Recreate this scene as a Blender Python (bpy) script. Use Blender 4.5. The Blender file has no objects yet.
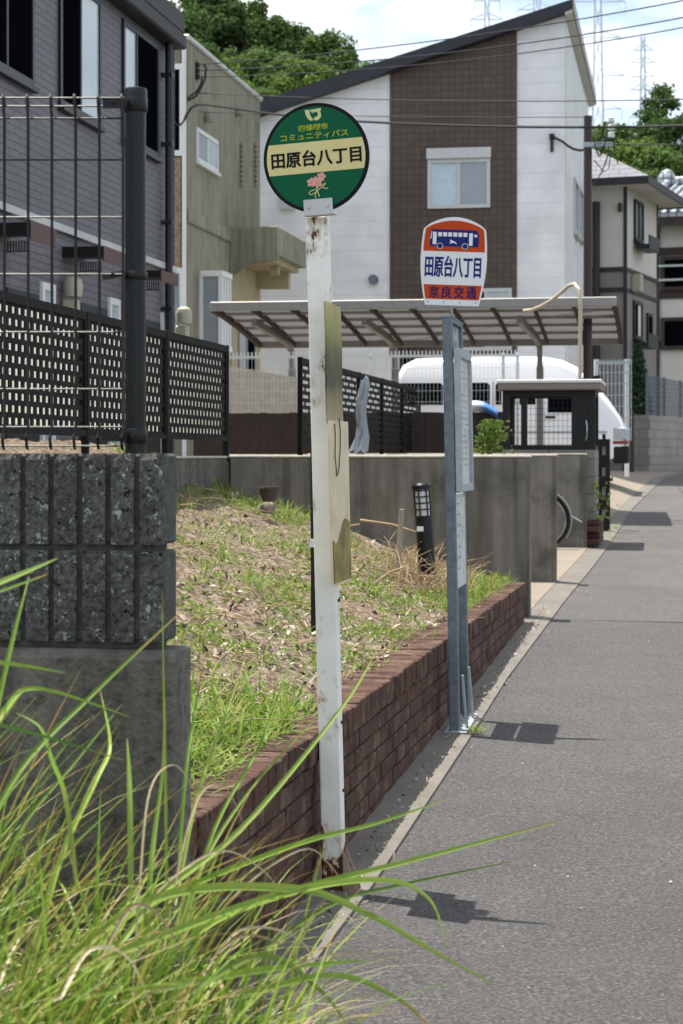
import bpy, math, random
from mathutils import Vector, Matrix, noise as mnoise

C = bpy.context.scene.collection
R = math.radians
SC = bpy.context.scene

# ------------------------------------------------------------------ camera, sky, sun, exposure
CAM_Z, F, HOR = 1.7, 2000.0, 456.0
cd = bpy.data.cameras.new("camera")
cam = bpy.data.objects.new("camera", cd)
C.objects.link(cam)
cam.location = (0, 0, CAM_Z)
cam.rotation_euler = (R(90), 0, 0)
cd.sensor_fit = 'VERTICAL'
cd.sensor_height = 36.0
cd.lens = 36.0 * F / 1024
cd.shift_y = -(512 - HOR) / 1024
cd.clip_start = 0.1
cd.clip_end = 3000
cd.dof.use_dof = True
cd.dof.focus_distance = 7.6
cd.dof.aperture_fstop = 8.5
SC.camera = cam

SUN_VEC = Vector((-0.228, 0.115, 1.0)).normalized()      # towards the sun
SUN_EL = math.asin(SUN_VEC.z)
SUN_ROT = math.atan2(SUN_VEC.x, SUN_VEC.y)
world = bpy.data.worlds.new("World")
SC.world = world
world.use_nodes = True
wn, wl = world.node_tree.nodes, world.node_tree.links
wn.clear()
w_out = wn.new('ShaderNodeOutputWorld')
w_bg = wn.new('ShaderNodeBackground')
w_sky = wn.new('ShaderNodeTexSky')
w_sky.sky_type = 'NISHITA'
w_sky.sun_disc = False
w_sky.sun_elevation = SUN_EL
w_sky.sun_rotation = SUN_ROT
w_sky.air_density = 1.0
w_sky.dust_density = 1.0
w_bg.inputs['Strength'].default_value = 0.125
w_tc = wn.new('ShaderNodeTexCoord')
w_map = wn.new('ShaderNodeMapping')
w_map.inputs['Scale'].default_value = (4.0, 4.0, 9.0)
w_map.inputs['Location'].default_value = (0.35, 0.2, 0.0)
w_no = wn.new('ShaderNodeTexNoise')
w_no.inputs['Scale'].default_value = 2.2
w_no.inputs['Detail'].default_value = 7
w_no.inputs['Roughness'].default_value = 0.55
w_rp = wn.new('ShaderNodeValToRGB')
w_rp.color_ramp.elements[0].position = 0.40
w_rp.color_ramp.elements[0].color = (0.0, 0.0, 0.0, 1)
w_rp.color_ramp.elements[1].position = 0.60
w_mix = wn.new('ShaderNodeMix')
w_mix.data_type = 'RGBA'
w_mix.inputs['B'].default_value = (7.6, 7.7, 7.8, 1)
wl.new(w_tc.outputs['Generated'], w_map.inputs['Vector'])
wl.new(w_map.outputs['Vector'], w_no.inputs['Vector'])
wl.new(w_no.outputs['Fac'], w_rp.inputs['Fac'])
wl.new(w_rp.outputs['Color'], w_mix.inputs['Factor'])
w_sep = wn.new('ShaderNodeSeparateXYZ')
wl.new(w_tc.outputs['Generated'], w_sep.inputs[0])
w_low = wn.new('ShaderNodeMapRange')
wl.new(w_sep.outputs[2], w_low.inputs[0])
w_low.inputs[1].default_value = 0.0; w_low.inputs[2].default_value = 0.55
w_low.inputs[3].default_value = 0.62; w_low.inputs[4].default_value = 0.0
w_haze = wn.new('ShaderNodeMix'); w_haze.data_type = 'RGBA'
w_haze.inputs['B'].default_value = (5.2, 6.2, 7.2, 1)
wl.new(w_low.outputs[0], w_haze.inputs['Factor'])
wl.new(w_sky.outputs['Color'], w_haze.inputs['A'])
wl.new(w_haze.outputs['Result'], w_mix.inputs['A'])
wl.new(w_mix.outputs['Result'], w_bg.inputs['Color'])
wl.new(w_bg.outputs['Background'], w_out.inputs['Surface'])

sd = bpy.data.lights.new("sun", 'SUN')
sd.energy = 5.0
sd.angle = R(0.5)
sd.color = (1.0, 0.955, 0.88)
sun = bpy.data.objects.new("sun", sd)
C.objects.link(sun)
sun.location = (-10, 5, 30)
sun.rotation_euler = SUN_VEC.to_track_quat('Z', 'Y').to_euler()

SC.view_settings.view_transform = 'Standard'
SC.view_settings.look = 'None'
SC.view_settings.gamma = 1
SC.view_settings.exposure = 0.62
SC.view_settings.use_curve_mapping = False
SC.cycles.max_bounces = 6
SC.cycles.use_denoising = True

# ------------------------------------------------------------------ measures
G = 0.029                       # the street climbs away from the camera
A = R(9.6)                      # heading of the street, turned right from +Y
CA, SA = math.cos(A), math.sin(A)

def gz(y): return G * y
def px2x(px, y): return (px - 341.5) * y / F
def py2z(py, y): return CAM_Z + (HOR - py) * y / F
def P(px, py, y): return Vector((px2x(px, y), y, py2z(py, y)))
def s_at(px, t):
    m = (px - 341.5) / F
    return -t * (CA + m * SA) / (SA - m * CA)
def t_at(px, s):
    m = (px - 341.5) / F
    return s * (m * CA - SA) / (CA + m * SA)
def depth(t, s): return s * CA - t * SA
def z_at(py, t, s): return py2z(py, depth(t, s))
def ts(x, y): return (x * CA - y * SA, x * SA + y * CA)
def xy(t, s): return (t * CA + s * SA, s * CA - t * SA)

# ------------------------------------------------------------------ mesh builder
class MB:
    def __init__(self):
        self.v, self.f, self.tip = [], [], {}
    def add(self, vs, fs):
        b = len(self.v)
        self.v += [tuple(p) for p in vs]
        self.f += [tuple(i + b for i in f) for f in fs]
        return self
    def box(self, x0, x1, y0, y1, z0, z1):
        if x0 > x1: x0, x1 = x1, x0
        if y0 > y1: y0, y1 = y1, y0
        if z0 > z1: z0, z1 = z1, z0
        vs = [(x0,y0,z0),(x1,y0,z0),(x1,y1,z0),(x0,y1,z0),(x0,y0,z1),(x1,y0,z1),(x1,y1,z1),(x0,y1,z1)]
        return self.add(vs, [(3,2,1,0),(4,5,6,7),(0,1,5,4),(1,2,6,5),(2,3,7,6),(3,0,4,7)])
    def beam(self, p0, p1, w, d=None, ux=(1,0,0)):
        d = w if d is None else d
        p0, p1 = Vector(p0), Vector(p1)
        ax = (p1 - p0).normalized()
        u = Vector(ux); u = (u - ax * u.dot(ax))
        if u.length < 1e-4: u = ax.orthogonal()
        u.normalize(); v = ax.cross(u)
        vs = []
        for p in (p0, p1):
            for a, b in ((-1,-1),(1,-1),(1,1),(-1,1)):
                vs.append(p + u * a * w / 2 + v * b * d / 2)
        return self.add(vs, [(3,2,1,0),(4,5,6,7),(0,1,5,4),(1,2,6,5),(2,3,7,6),(3,0,4,7)])
    def tube(self, pts, r, n=8, cap=True):
        pts = [Vector(p) for p in pts]
        rs = r if isinstance(r, (list, tuple)) else [r] * len(pts)
        b = len(self.v); u = None
        for i, p in enumerate(pts):
            d = (pts[min(i+1, len(pts)-1)] - pts[max(i-1, 0)])
            d = d.normalized() if d.length > 1e-9 else Vector((0,0,1))
            if u is None: u = d.orthogonal().normalized()
            else:
                u = u - d * u.dot(d)
                u = u.normalized() if u.length > 1e-6 else d.orthogonal().normalized()
            w = d.cross(u)
            for k in range(n):
                a = 2 * math.pi * k / n
                self.v.append(tuple(p + (u * math.cos(a) + w * math.sin(a)) * rs[i]))
        for i in range(len(pts) - 1):
            for k in range(n):
                k2 = (k + 1) % n
                self.f.append((b+i*n+k, b+i*n+k2, b+(i+1)*n+k2, b+(i+1)*n+k))
        if cap:
            self.f.append(tuple(b + k for k in reversed(range(n))))
            e = b + (len(pts) - 1) * n
            self.f.append(tuple(e + k for k in range(n)))
        return self
    def prism(self, outline, fn, d0, d1):
        """outline of (u,v); fn(u,v,d) -> point; closed solid from d0 to d1"""
        n = len(outline)
        vs = [fn(u, v, d0) for u, v in outline] + [fn(u, v, d1) for u, v in outline]
        fs = [tuple(reversed(range(n))), tuple(range(n, 2*n))]
        fs += [(i, (i+1) % n, n + (i+1) % n, n + i) for i in range(n)]
        return self.add(vs, fs)
    def lathe(self, prof, c=(0,0,0), n=24):
        b = len(self.v)
        for r, z in prof:
            for k in range(n):
                a = 2*math.pi*k/n
                self.v.append((c[0]+r*math.cos(a), c[1]+r*math.sin(a), c[2]+z))
        for i in range(len(prof)-1):
            for k in range(n):
                k2 = (k+1) % n
                self.f.append((b+i*n+k, b+i*n+k2, b+(i+1)*n+k2, b+(i+1)*n+k))
        self.f.append(tuple(b + k for k in reversed(range(n))))
        e = b + (len(prof)-1)*n
        self.f.append(tuple(e + k for k in range(n)))
        return self
    def text(self, s, u0, u1, v0, v1, fn, d, bold=0.0, thick=0.0):
        c = bpy.data.curves.new('t', 'FONT'); c.body = s; c.size = 1; c.offset = bold
        c.resolution_u = 3
        o = bpy.data.objects.new('t', c); C.objects.link(o)
        bpy.context.view_layer.update()
        e = o.evaluated_get(bpy.context.evaluated_depsgraph_get())
        m = e.to_mesh()
        xs = [v.co.x for v in m.vertices]; ys = [v.co.y for v in m.vertices]
        ax, bx, ay, by = min(xs), max(xs), min(ys), max(ys)
        em = (v1-v0)*thick
        offs = [(0, 0)] if not thick else [(-em, -em*.6), (em, -em*.6), (-em, em*.6), (em, em*.6)]
        for kk, (ou, ov_) in enumerate(offs):
            vs = [fn(u0 + ou + (v.co.x-ax)/(bx-ax)*(u1-u0), v0 + ov_ + (v.co.y-ay)/(by-ay)*(v1-v0), d+kk*.00012) for v in m.vertices]
            self.add(vs, [tuple(p.vertices) for p in m.polygons])
        e.to_mesh_clear()
        bpy.data.objects.remove(o); bpy.data.curves.remove(c)
        return self

class Thing:
    def __init__(self, name, label, cat, origin, angle=0.0, group=None, world_origin=None):
        """origin in the frame turned by angle (t, s, z)"""
        self.o = bpy.data.objects.new(name, None)
        self.o.empty_display_size = 0.2
        C.objects.link(self.o)
        self.org = Vector(origin)
        ca, sa = math.cos(angle), math.sin(angle)
        t, s, z = origin
        self.o.location = (t*ca + s*sa, s*ca - t*sa, z)
        self.o.rotation_euler = (0, 0, -angle)
        tag(self.o, label, cat, group)
    def part(self, name, mb, m, parent=None, bevel=0, smooth=False, label=None, seg=1):
        ob = mesh_obj(name, mb, m, self.org, smooth)
        ob.parent = parent if parent is not None else self.o
        if bevel:
            bv = ob.modifiers.new('bevel', 'BEVEL'); bv.width = bevel; bv.segments = seg
            bv.limit_method = 'ANGLE'; bv.angle_limit = R(50)
        if label: ob['label'] = label
        return ob

def mesh_obj(name, mb, m, org=(0,0,0), smooth=False):
    me = bpy.data.meshes.new(name)
    o = Vector(org)
    me.from_pydata([tuple(Vector(v) - o) for v in mb.v], [], mb.f)
    me.validate(clean_customdata=False)
    me.update()
    if smooth:
        me.polygons.foreach_set('use_smooth', [True]*len(me.polygons))
        try: me.set_sharp_from_angle(angle=R(40))
        except Exception: pass
    if mb.tip:
        at = me.attributes.new('tip', 'FLOAT', 'POINT')
        at.data.foreach_set('value', [mb.tip.get(i, 0.0) for i in range(len(mb.v))])
    if m: me.materials.append(m)
    ob = bpy.data.objects.new(name, me)
    C.objects.link(ob)
    return ob

def tag(o, label, cat, group=None):
    o['label'] = label; o['category'] = cat
    if group: o['group'] = group

def single(name, mb, m, label, cat, org, angle=0.0, group=None, bevel=0, smooth=False):
    ob = mesh_obj(name, mb, m, org, smooth)
    ca, sa = math.cos(angle), math.sin(angle)
    t, s, z = org
    ob.location = (t*ca + s*sa, s*ca - t*sa, z)
    ob.rotation_euler = (0, 0, -angle)
    tag(ob, label, cat, group)
    if bevel:
        bv = ob.modifiers.new('bevel', 'BEVEL'); bv.width = bevel; bv.segments = 1
        bv.limit_method = 'ANGLE'; bv.angle_limit = R(50)
    return ob

def setting(name, mb, m, kind='structure', smooth=False):
    ob = mesh_obj(name, mb, m, (0,0,0), smooth)
    ob['kind'] = kind
    return ob

# ------------------------------------------------------------------ materials
def lin(c):
    if isinstance(c, str):
        c = c.lstrip('#'); c = [int(c[i:i+2], 16)/255 for i in (0,2,4)]
        return tuple((x/12.92 if x <= .04045 else ((x+.055)/1.055)**2.4) for x in c)
    return tuple(c)

class NT:
    def __init__(self, name):
        self.m = bpy.data.materials.new(name); self.m.use_nodes = True
        self.t = self.m.node_tree; self.n = self.t.nodes; self.l = self.t.links
        self.b = self.n['Principled BSDF']; self.out = self.n['Material Output']
        self.tc = self.n.new('ShaderNodeTexCoord')
    def new(self, k, **kw):
        x = self.n.new(k)
        for a, v in kw.items(): setattr(x, a, v)
        return x
    def map(self, scale=(1,1,1), loc=(0,0,0), rot=(0,0,0), src='Object'):
        m = self.new('ShaderNodeMapping')
        m.inputs['Scale'].default_value = scale; m.inputs['Location'].default_value = loc
        m.inputs['Rotation'].default_value = rot
        self.l.new(self.tc.outputs[src], m.inputs['Vector']); return m.outputs['Vector']
    def noise(self, scale, detail=5, rough=.55, vec=None):
        x = self.new('ShaderNodeTexNoise')
        x.inputs['Scale'].default_value = scale; x.inputs['Detail'].default_value = detail
        x.inputs['Roughness'].default_value = rough
        self.l.new(vec if vec is not None else self.tc.outputs['Object'], x.inputs['Vector'])
        return x.outputs['Fac']
    def new_color_noise(self, scale):
        x = self.new('ShaderNodeTexNoise'); x.inputs['Scale'].default_value = scale
        self.l.new(self.tc.outputs['Object'], x.inputs['Vector']); return x.outputs['Color']
    def ramp(self, fac, stops):
        x = self.new('ShaderNodeValToRGB'); e = x.color_ramp.elements
        while len(e) < len(stops): e.new(.5)
        for el, (p, c) in zip(e, stops):
            el.position = p
            el.color = (c, c, c, 1) if isinstance(c, (int, float)) else (*c, 1)
        self.l.new(fac, x.inputs['Fac']); return x.outputs['Color']
    def mix(self, fac, a, b, mode='MIX'):
        x = self.new('ShaderNodeMix', data_type='RGBA', blend_type=mode)
        for sock, v in (('Factor', fac), ('A', a), ('B', b)):
            i = x.inputs[sock]
            if sock == 'Factor': i = x.inputs[0]
            elif sock == 'A': i = x.inputs[6]
            else: i = x.inputs[7]
            if isinstance(v, (int, float)): i.default_value = v
            elif isinstance(v, tuple): i.default_value = (*v, 1)
            else: self.l.new(v, i)
        return x.outputs[2]
    def math(self, op, a, b):
        x = self.new('ShaderNodeMath', operation=op)
        for i, v in enumerate((a, b)):
            if isinstance(v, (int, float)): x.inputs[i].default_value = v
            else: self.l.new(v, x.inputs[i])
        return x.outputs[0]
    def bump(self, h, strength=.3, dist=.01):
        x = self.new('ShaderNodeBump'); x.inputs['Strength'].default_value = strength
        x.inputs['Distance'].default_value = dist
        self.l.new(h, x.inputs['Height']); self.l.new(x.outputs['Normal'], self.b.inputs['Normal'])
    def sep(self, vec=None):
        x = self.new('ShaderNodeSeparateXYZ')
        self.l.new(vec if vec is not None else self.tc.outputs['Object'], x.inputs[0]); return x.outputs
    def comb(self, x, y, z=0.0):
        c = self.new('ShaderNodeCombineXYZ')
        for i, v in enumerate((x, y, z)):
            if isinstance(v, (int, float)): c.inputs[i].default_value = v
            else: self.l.new(v, c.inputs[i])
        return c.outputs[0]
    def col(self, c): self.l.new(c, self.b.inputs['Base Color'])
    def fin(self, rough=.7, metal=0.0, spec=.5):
        self.b.inputs['Roughness'].default_value = rough
        self.b.inputs['Metallic'].default_value = metal
        self.b.inputs['Specular IOR Level'].default_value = spec
        return self.m

def sc(c, k): return tuple(min(1, x*k) for x in c)

def M(name, c, rough=.6, metal=0.0, var=.15, scale=6.0, bump=.0, bscale=60.0, streak=0.0, spec=.5, dirt=None, dirt_amt=.4, dirt_scale=3.0):
    t = NT(name); c = lin(c)
    n1 = t.noise(scale, 6)
    col = t.ramp(n1, [(.3, sc(c, 1-var)), (.7, sc(c, 1+var))])
    if streak:
        n2 = t.noise(1.0, 5, .6, t.map((9, 9, .55)))
        col = t.mix(streak, col, t.ramp(n2, [(.35, sc(c, .45)), (.62, sc(c, 1.25))]))
    if dirt:
        n3 = t.noise(dirt_scale, 8, .65)
        col = t.mix(t.ramp(n3, [(.5, 0.0), (.72, dirt_amt)]), col, lin(dirt))
    t.col(col)
    if bump: t.bump(t.noise(bscale, 4), bump, .01)
    return t.fin(rough, metal, spec)

def M_tiles(name, c1, c2, mortar, w, h, plane='yz', gap=.006, rough=.6, bump=.3, offset=.5):
    t = NT(name); s = t.sep()
    vec = t.comb(s[1] if plane == 'yz' else s[0], s[2])
    b = t.new('ShaderNodeTexBrick')
    b.offset = offset
    b.inputs['Color1'].default_value = (*lin(c1), 1); b.inputs['Color2'].default_value = (*lin(c2), 1)
    b.inputs['Mortar'].default_value = (*lin(mortar), 1)
    b.inputs['Scale'].default_value = 1.0; b.inputs['Mortar Size'].default_value = gap
    b.inputs['Mortar Smooth'].default_value = .2
    b.inputs['Brick Width'].default_value = w; b.inputs['Row Height'].default_value = h
    t.l.new(vec, b.inputs['Vector'])
    n = t.noise(1.3, 5)
    t.col(t.mix(1.0, b.outputs['Color'], t.ramp(n, [(.3, .86), (.7, 1.1)]), 'MULTIPLY'))
    inv = t.math('SUBTRACT', 1.0, b.outputs['Fac'])
    t.bump(inv, bump, .01)
    return t.fin(rough)

def M_leaf(name, cols, rough=.55, trans=.35, spec=.2, tips=None):
    t = NT(name)
    g = t.new('ShaderNodeNewGeometry')
    k = len(cols)
    col = t.ramp(g.outputs['Random Per Island'], [(i/max(1, k-1), lin(c)) for i, c in enumerate(cols)])
    if tips:
        at = t.new('ShaderNodeAttribute'); at.attribute_name = 'tip'
        w = t.math('ADD', at.outputs['Fac'], t.math('MULTIPLY', t.math('SUBTRACT', g.outputs['Random Per Island'], .5), .30))
        w = t.math('ADD', w, t.math('MULTIPLY', t.math('SUBTRACT', t.noise(14, 4), .5), .5))
        col = t.mix(t.ramp(w, [(.84, 0.0), (1.08, .9)]), col, lin(tips))
        col = t.mix(t.ramp(w, [(.0, .45), (.20, 0.0)]), col, lin('#8f8a52'))
    t.col(col); t.fin(rough, 0, spec)
    tr = t.new('ShaderNodeBsdfTranslucent'); t.l.new(col, tr.inputs['Color'])
    mx = t.new('ShaderNodeMixShader'); mx.inputs[0].default_value = trans
    t.l.new(t.b.outputs[0], mx.inputs[1]); t.l.new(tr.outputs[0], mx.inputs[2])
    t.l.new(mx.outputs[0], t.out.inputs['Surface'])
    return t.m

def M_asphalt(name, c, fleck=.35):
    t = NT(name); c = lin(c)
    n1 = t.noise(74, 5, .8); n2 = t.noise(1.2, 6, .6); n3 = t.noise(30, 4, .65)
    col = t.ramp(n1, [(.34, sc(c, .2)), (.46, sc(c, .72)), (.55, sc(c, 1.15)), (.68, sc(c, 2.7))])
    col = t.mix(.2, col, t.ramp(n3, [(.35, sc(c, .6)), (.7, sc(c, 1.5))]))
    col = t.mix(1.0, col, t.ramp(n2, [(.3, .84), (.7, 1.12)]), 'MULTIPLY')
    fl = t.ramp(t.noise(52, 2, .5, t.map((1, 1, 1), (7.3, 1.1, 0))), [(.70, 0.0), (.76, .75)])
    col = t.mix(fl, col, (.40, .375, .34))
    st = t.ramp(t.noise(.55, 6, .7, t.map((1, .35, 1))), [(.5, 0.0), (.75, .35)])
    col = t.mix(st, col, sc(c, .62))
    t.col(col)
    t.bump(n1, 1.0, .014)
    return t.fin(.85, 0, .3)

def M_steel_paint(name):
    """white painted steel post, chipped and rusty at its foot and head"""
    t = NT(name)
    c = lin('#f0f1ea')
    col = t.ramp(t.noise(7, 6), [(.3, sc(c, .88)), (.7, sc(c, 1.06))])
    n = t.noise(16, 9, .68, t.map((1, 1, .55)))
    s = t.sep()
    foot = t.ramp(s[2], [(.0, 1.0), (.16, 0.0)])
    fx = t.new('ShaderNodeMapRange'); t.l.new(s[2], fx.inputs[0])
    fx.inputs[1].default_value = 0.0; fx.inputs[2].default_value = .27
    fx.inputs[3].default_value = .36; fx.inputs[4].default_value = 0.0
    hx = t.new('ShaderNodeMapRange'); t.l.new(s[2], hx.inputs[0])
    hx.inputs[1].default_value = 2.16; hx.inputs[2].default_value = 2.34
    hx.inputs[3].default_value = 0.0; hx.inputs[4].default_value = .13
    v = t.math('ADD', t.math('ADD', n, fx.outputs[0]), hx.outputs[0])
    halo = t.ramp(v, [(.56, 0.0), (.66, .6)])
    core = t.ramp(v, [(.645, 0.0), (.675, 1.0)])
    rust = t.ramp(t.noise(60, 5), [(.3, lin('#2e170d')), (.7, lin('#6d3a1e'))])
    col = t.mix(halo, col, lin('#a98a5e'))
    col = t.mix(core, col, rust)
    t.col(col); t.bump(v, .25, .004)
    return t.fin(.5, 0, .4)

def M_rib(name):
    t = NT(name)
    c = lin('#7f7f7a')
    n = t.noise(70, 8, .75)
    col = t.ramp(n, [(.36, sc(c, .16)), (.48, sc(c, .7)), (.60, sc(c, 1.15)), (.72, sc(c, 1.9))])
    wv = t.mix(.06, t.tc.outputs['Object'], t.new_color_noise(60))
    for k, (scl, th, cc) in enumerate(((60, .90, '#c9ccc8'), (115, .90, '#dfe2df'), (85, .88, '#141514'))):
        v = t.new('ShaderNodeTexVoronoi'); v.inputs['Scale'].default_value = scl
        t.l.new(wv, v.inputs['Vector'])
        vs = t.new('ShaderNodeSeparateColor'); t.l.new(v.outputs['Color'], vs.inputs[0])
        sz = t.math('ADD', .2, t.math('MULTIPLY', vs.outputs[1], .32))
        fl = t.math('MULTIPLY', t.math('LESS_THAN', v.outputs['Distance'], sz), t.math('GREATER_THAN', vs.outputs[0], th))
        col = t.mix(fl, col, lin(cc))
    col = t.mix(1.0, col, t.ramp(t.noise(7, 6, .65), [(.32, .5), (.68, 1.15)]), 'MULTIPLY')
    t.col(col); t.bump(n, 1.0, .018)
    return t.fin(.9, 0, .2)

def M_soil(name):
    t = NT(name)
    a = t.ramp(t.noise(24, 8, .7), [(.28, lin('#3a302a')), (.48, lin('#7e6d5e')), (.72, lin('#c4b3a0'))])
    g = t.ramp(t.noise(60, 5, .7), [(.3, lin('#4b5a22')), (.7, lin('#8a9a45'))])
    f = t.ramp(t.noise(2.2, 7, .65), [(.55, 0.0), (.66, .6)])
    t.col(t.mix(f, a, g)); t.bump(t.noise(30, 8, .7), 1.0, .03)
    return t.fin(.95, 0, .1)

def M_emblem(name, c, rough=.5): return M(name, c, rough, 0, .03, 20, spec=.15)

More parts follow.
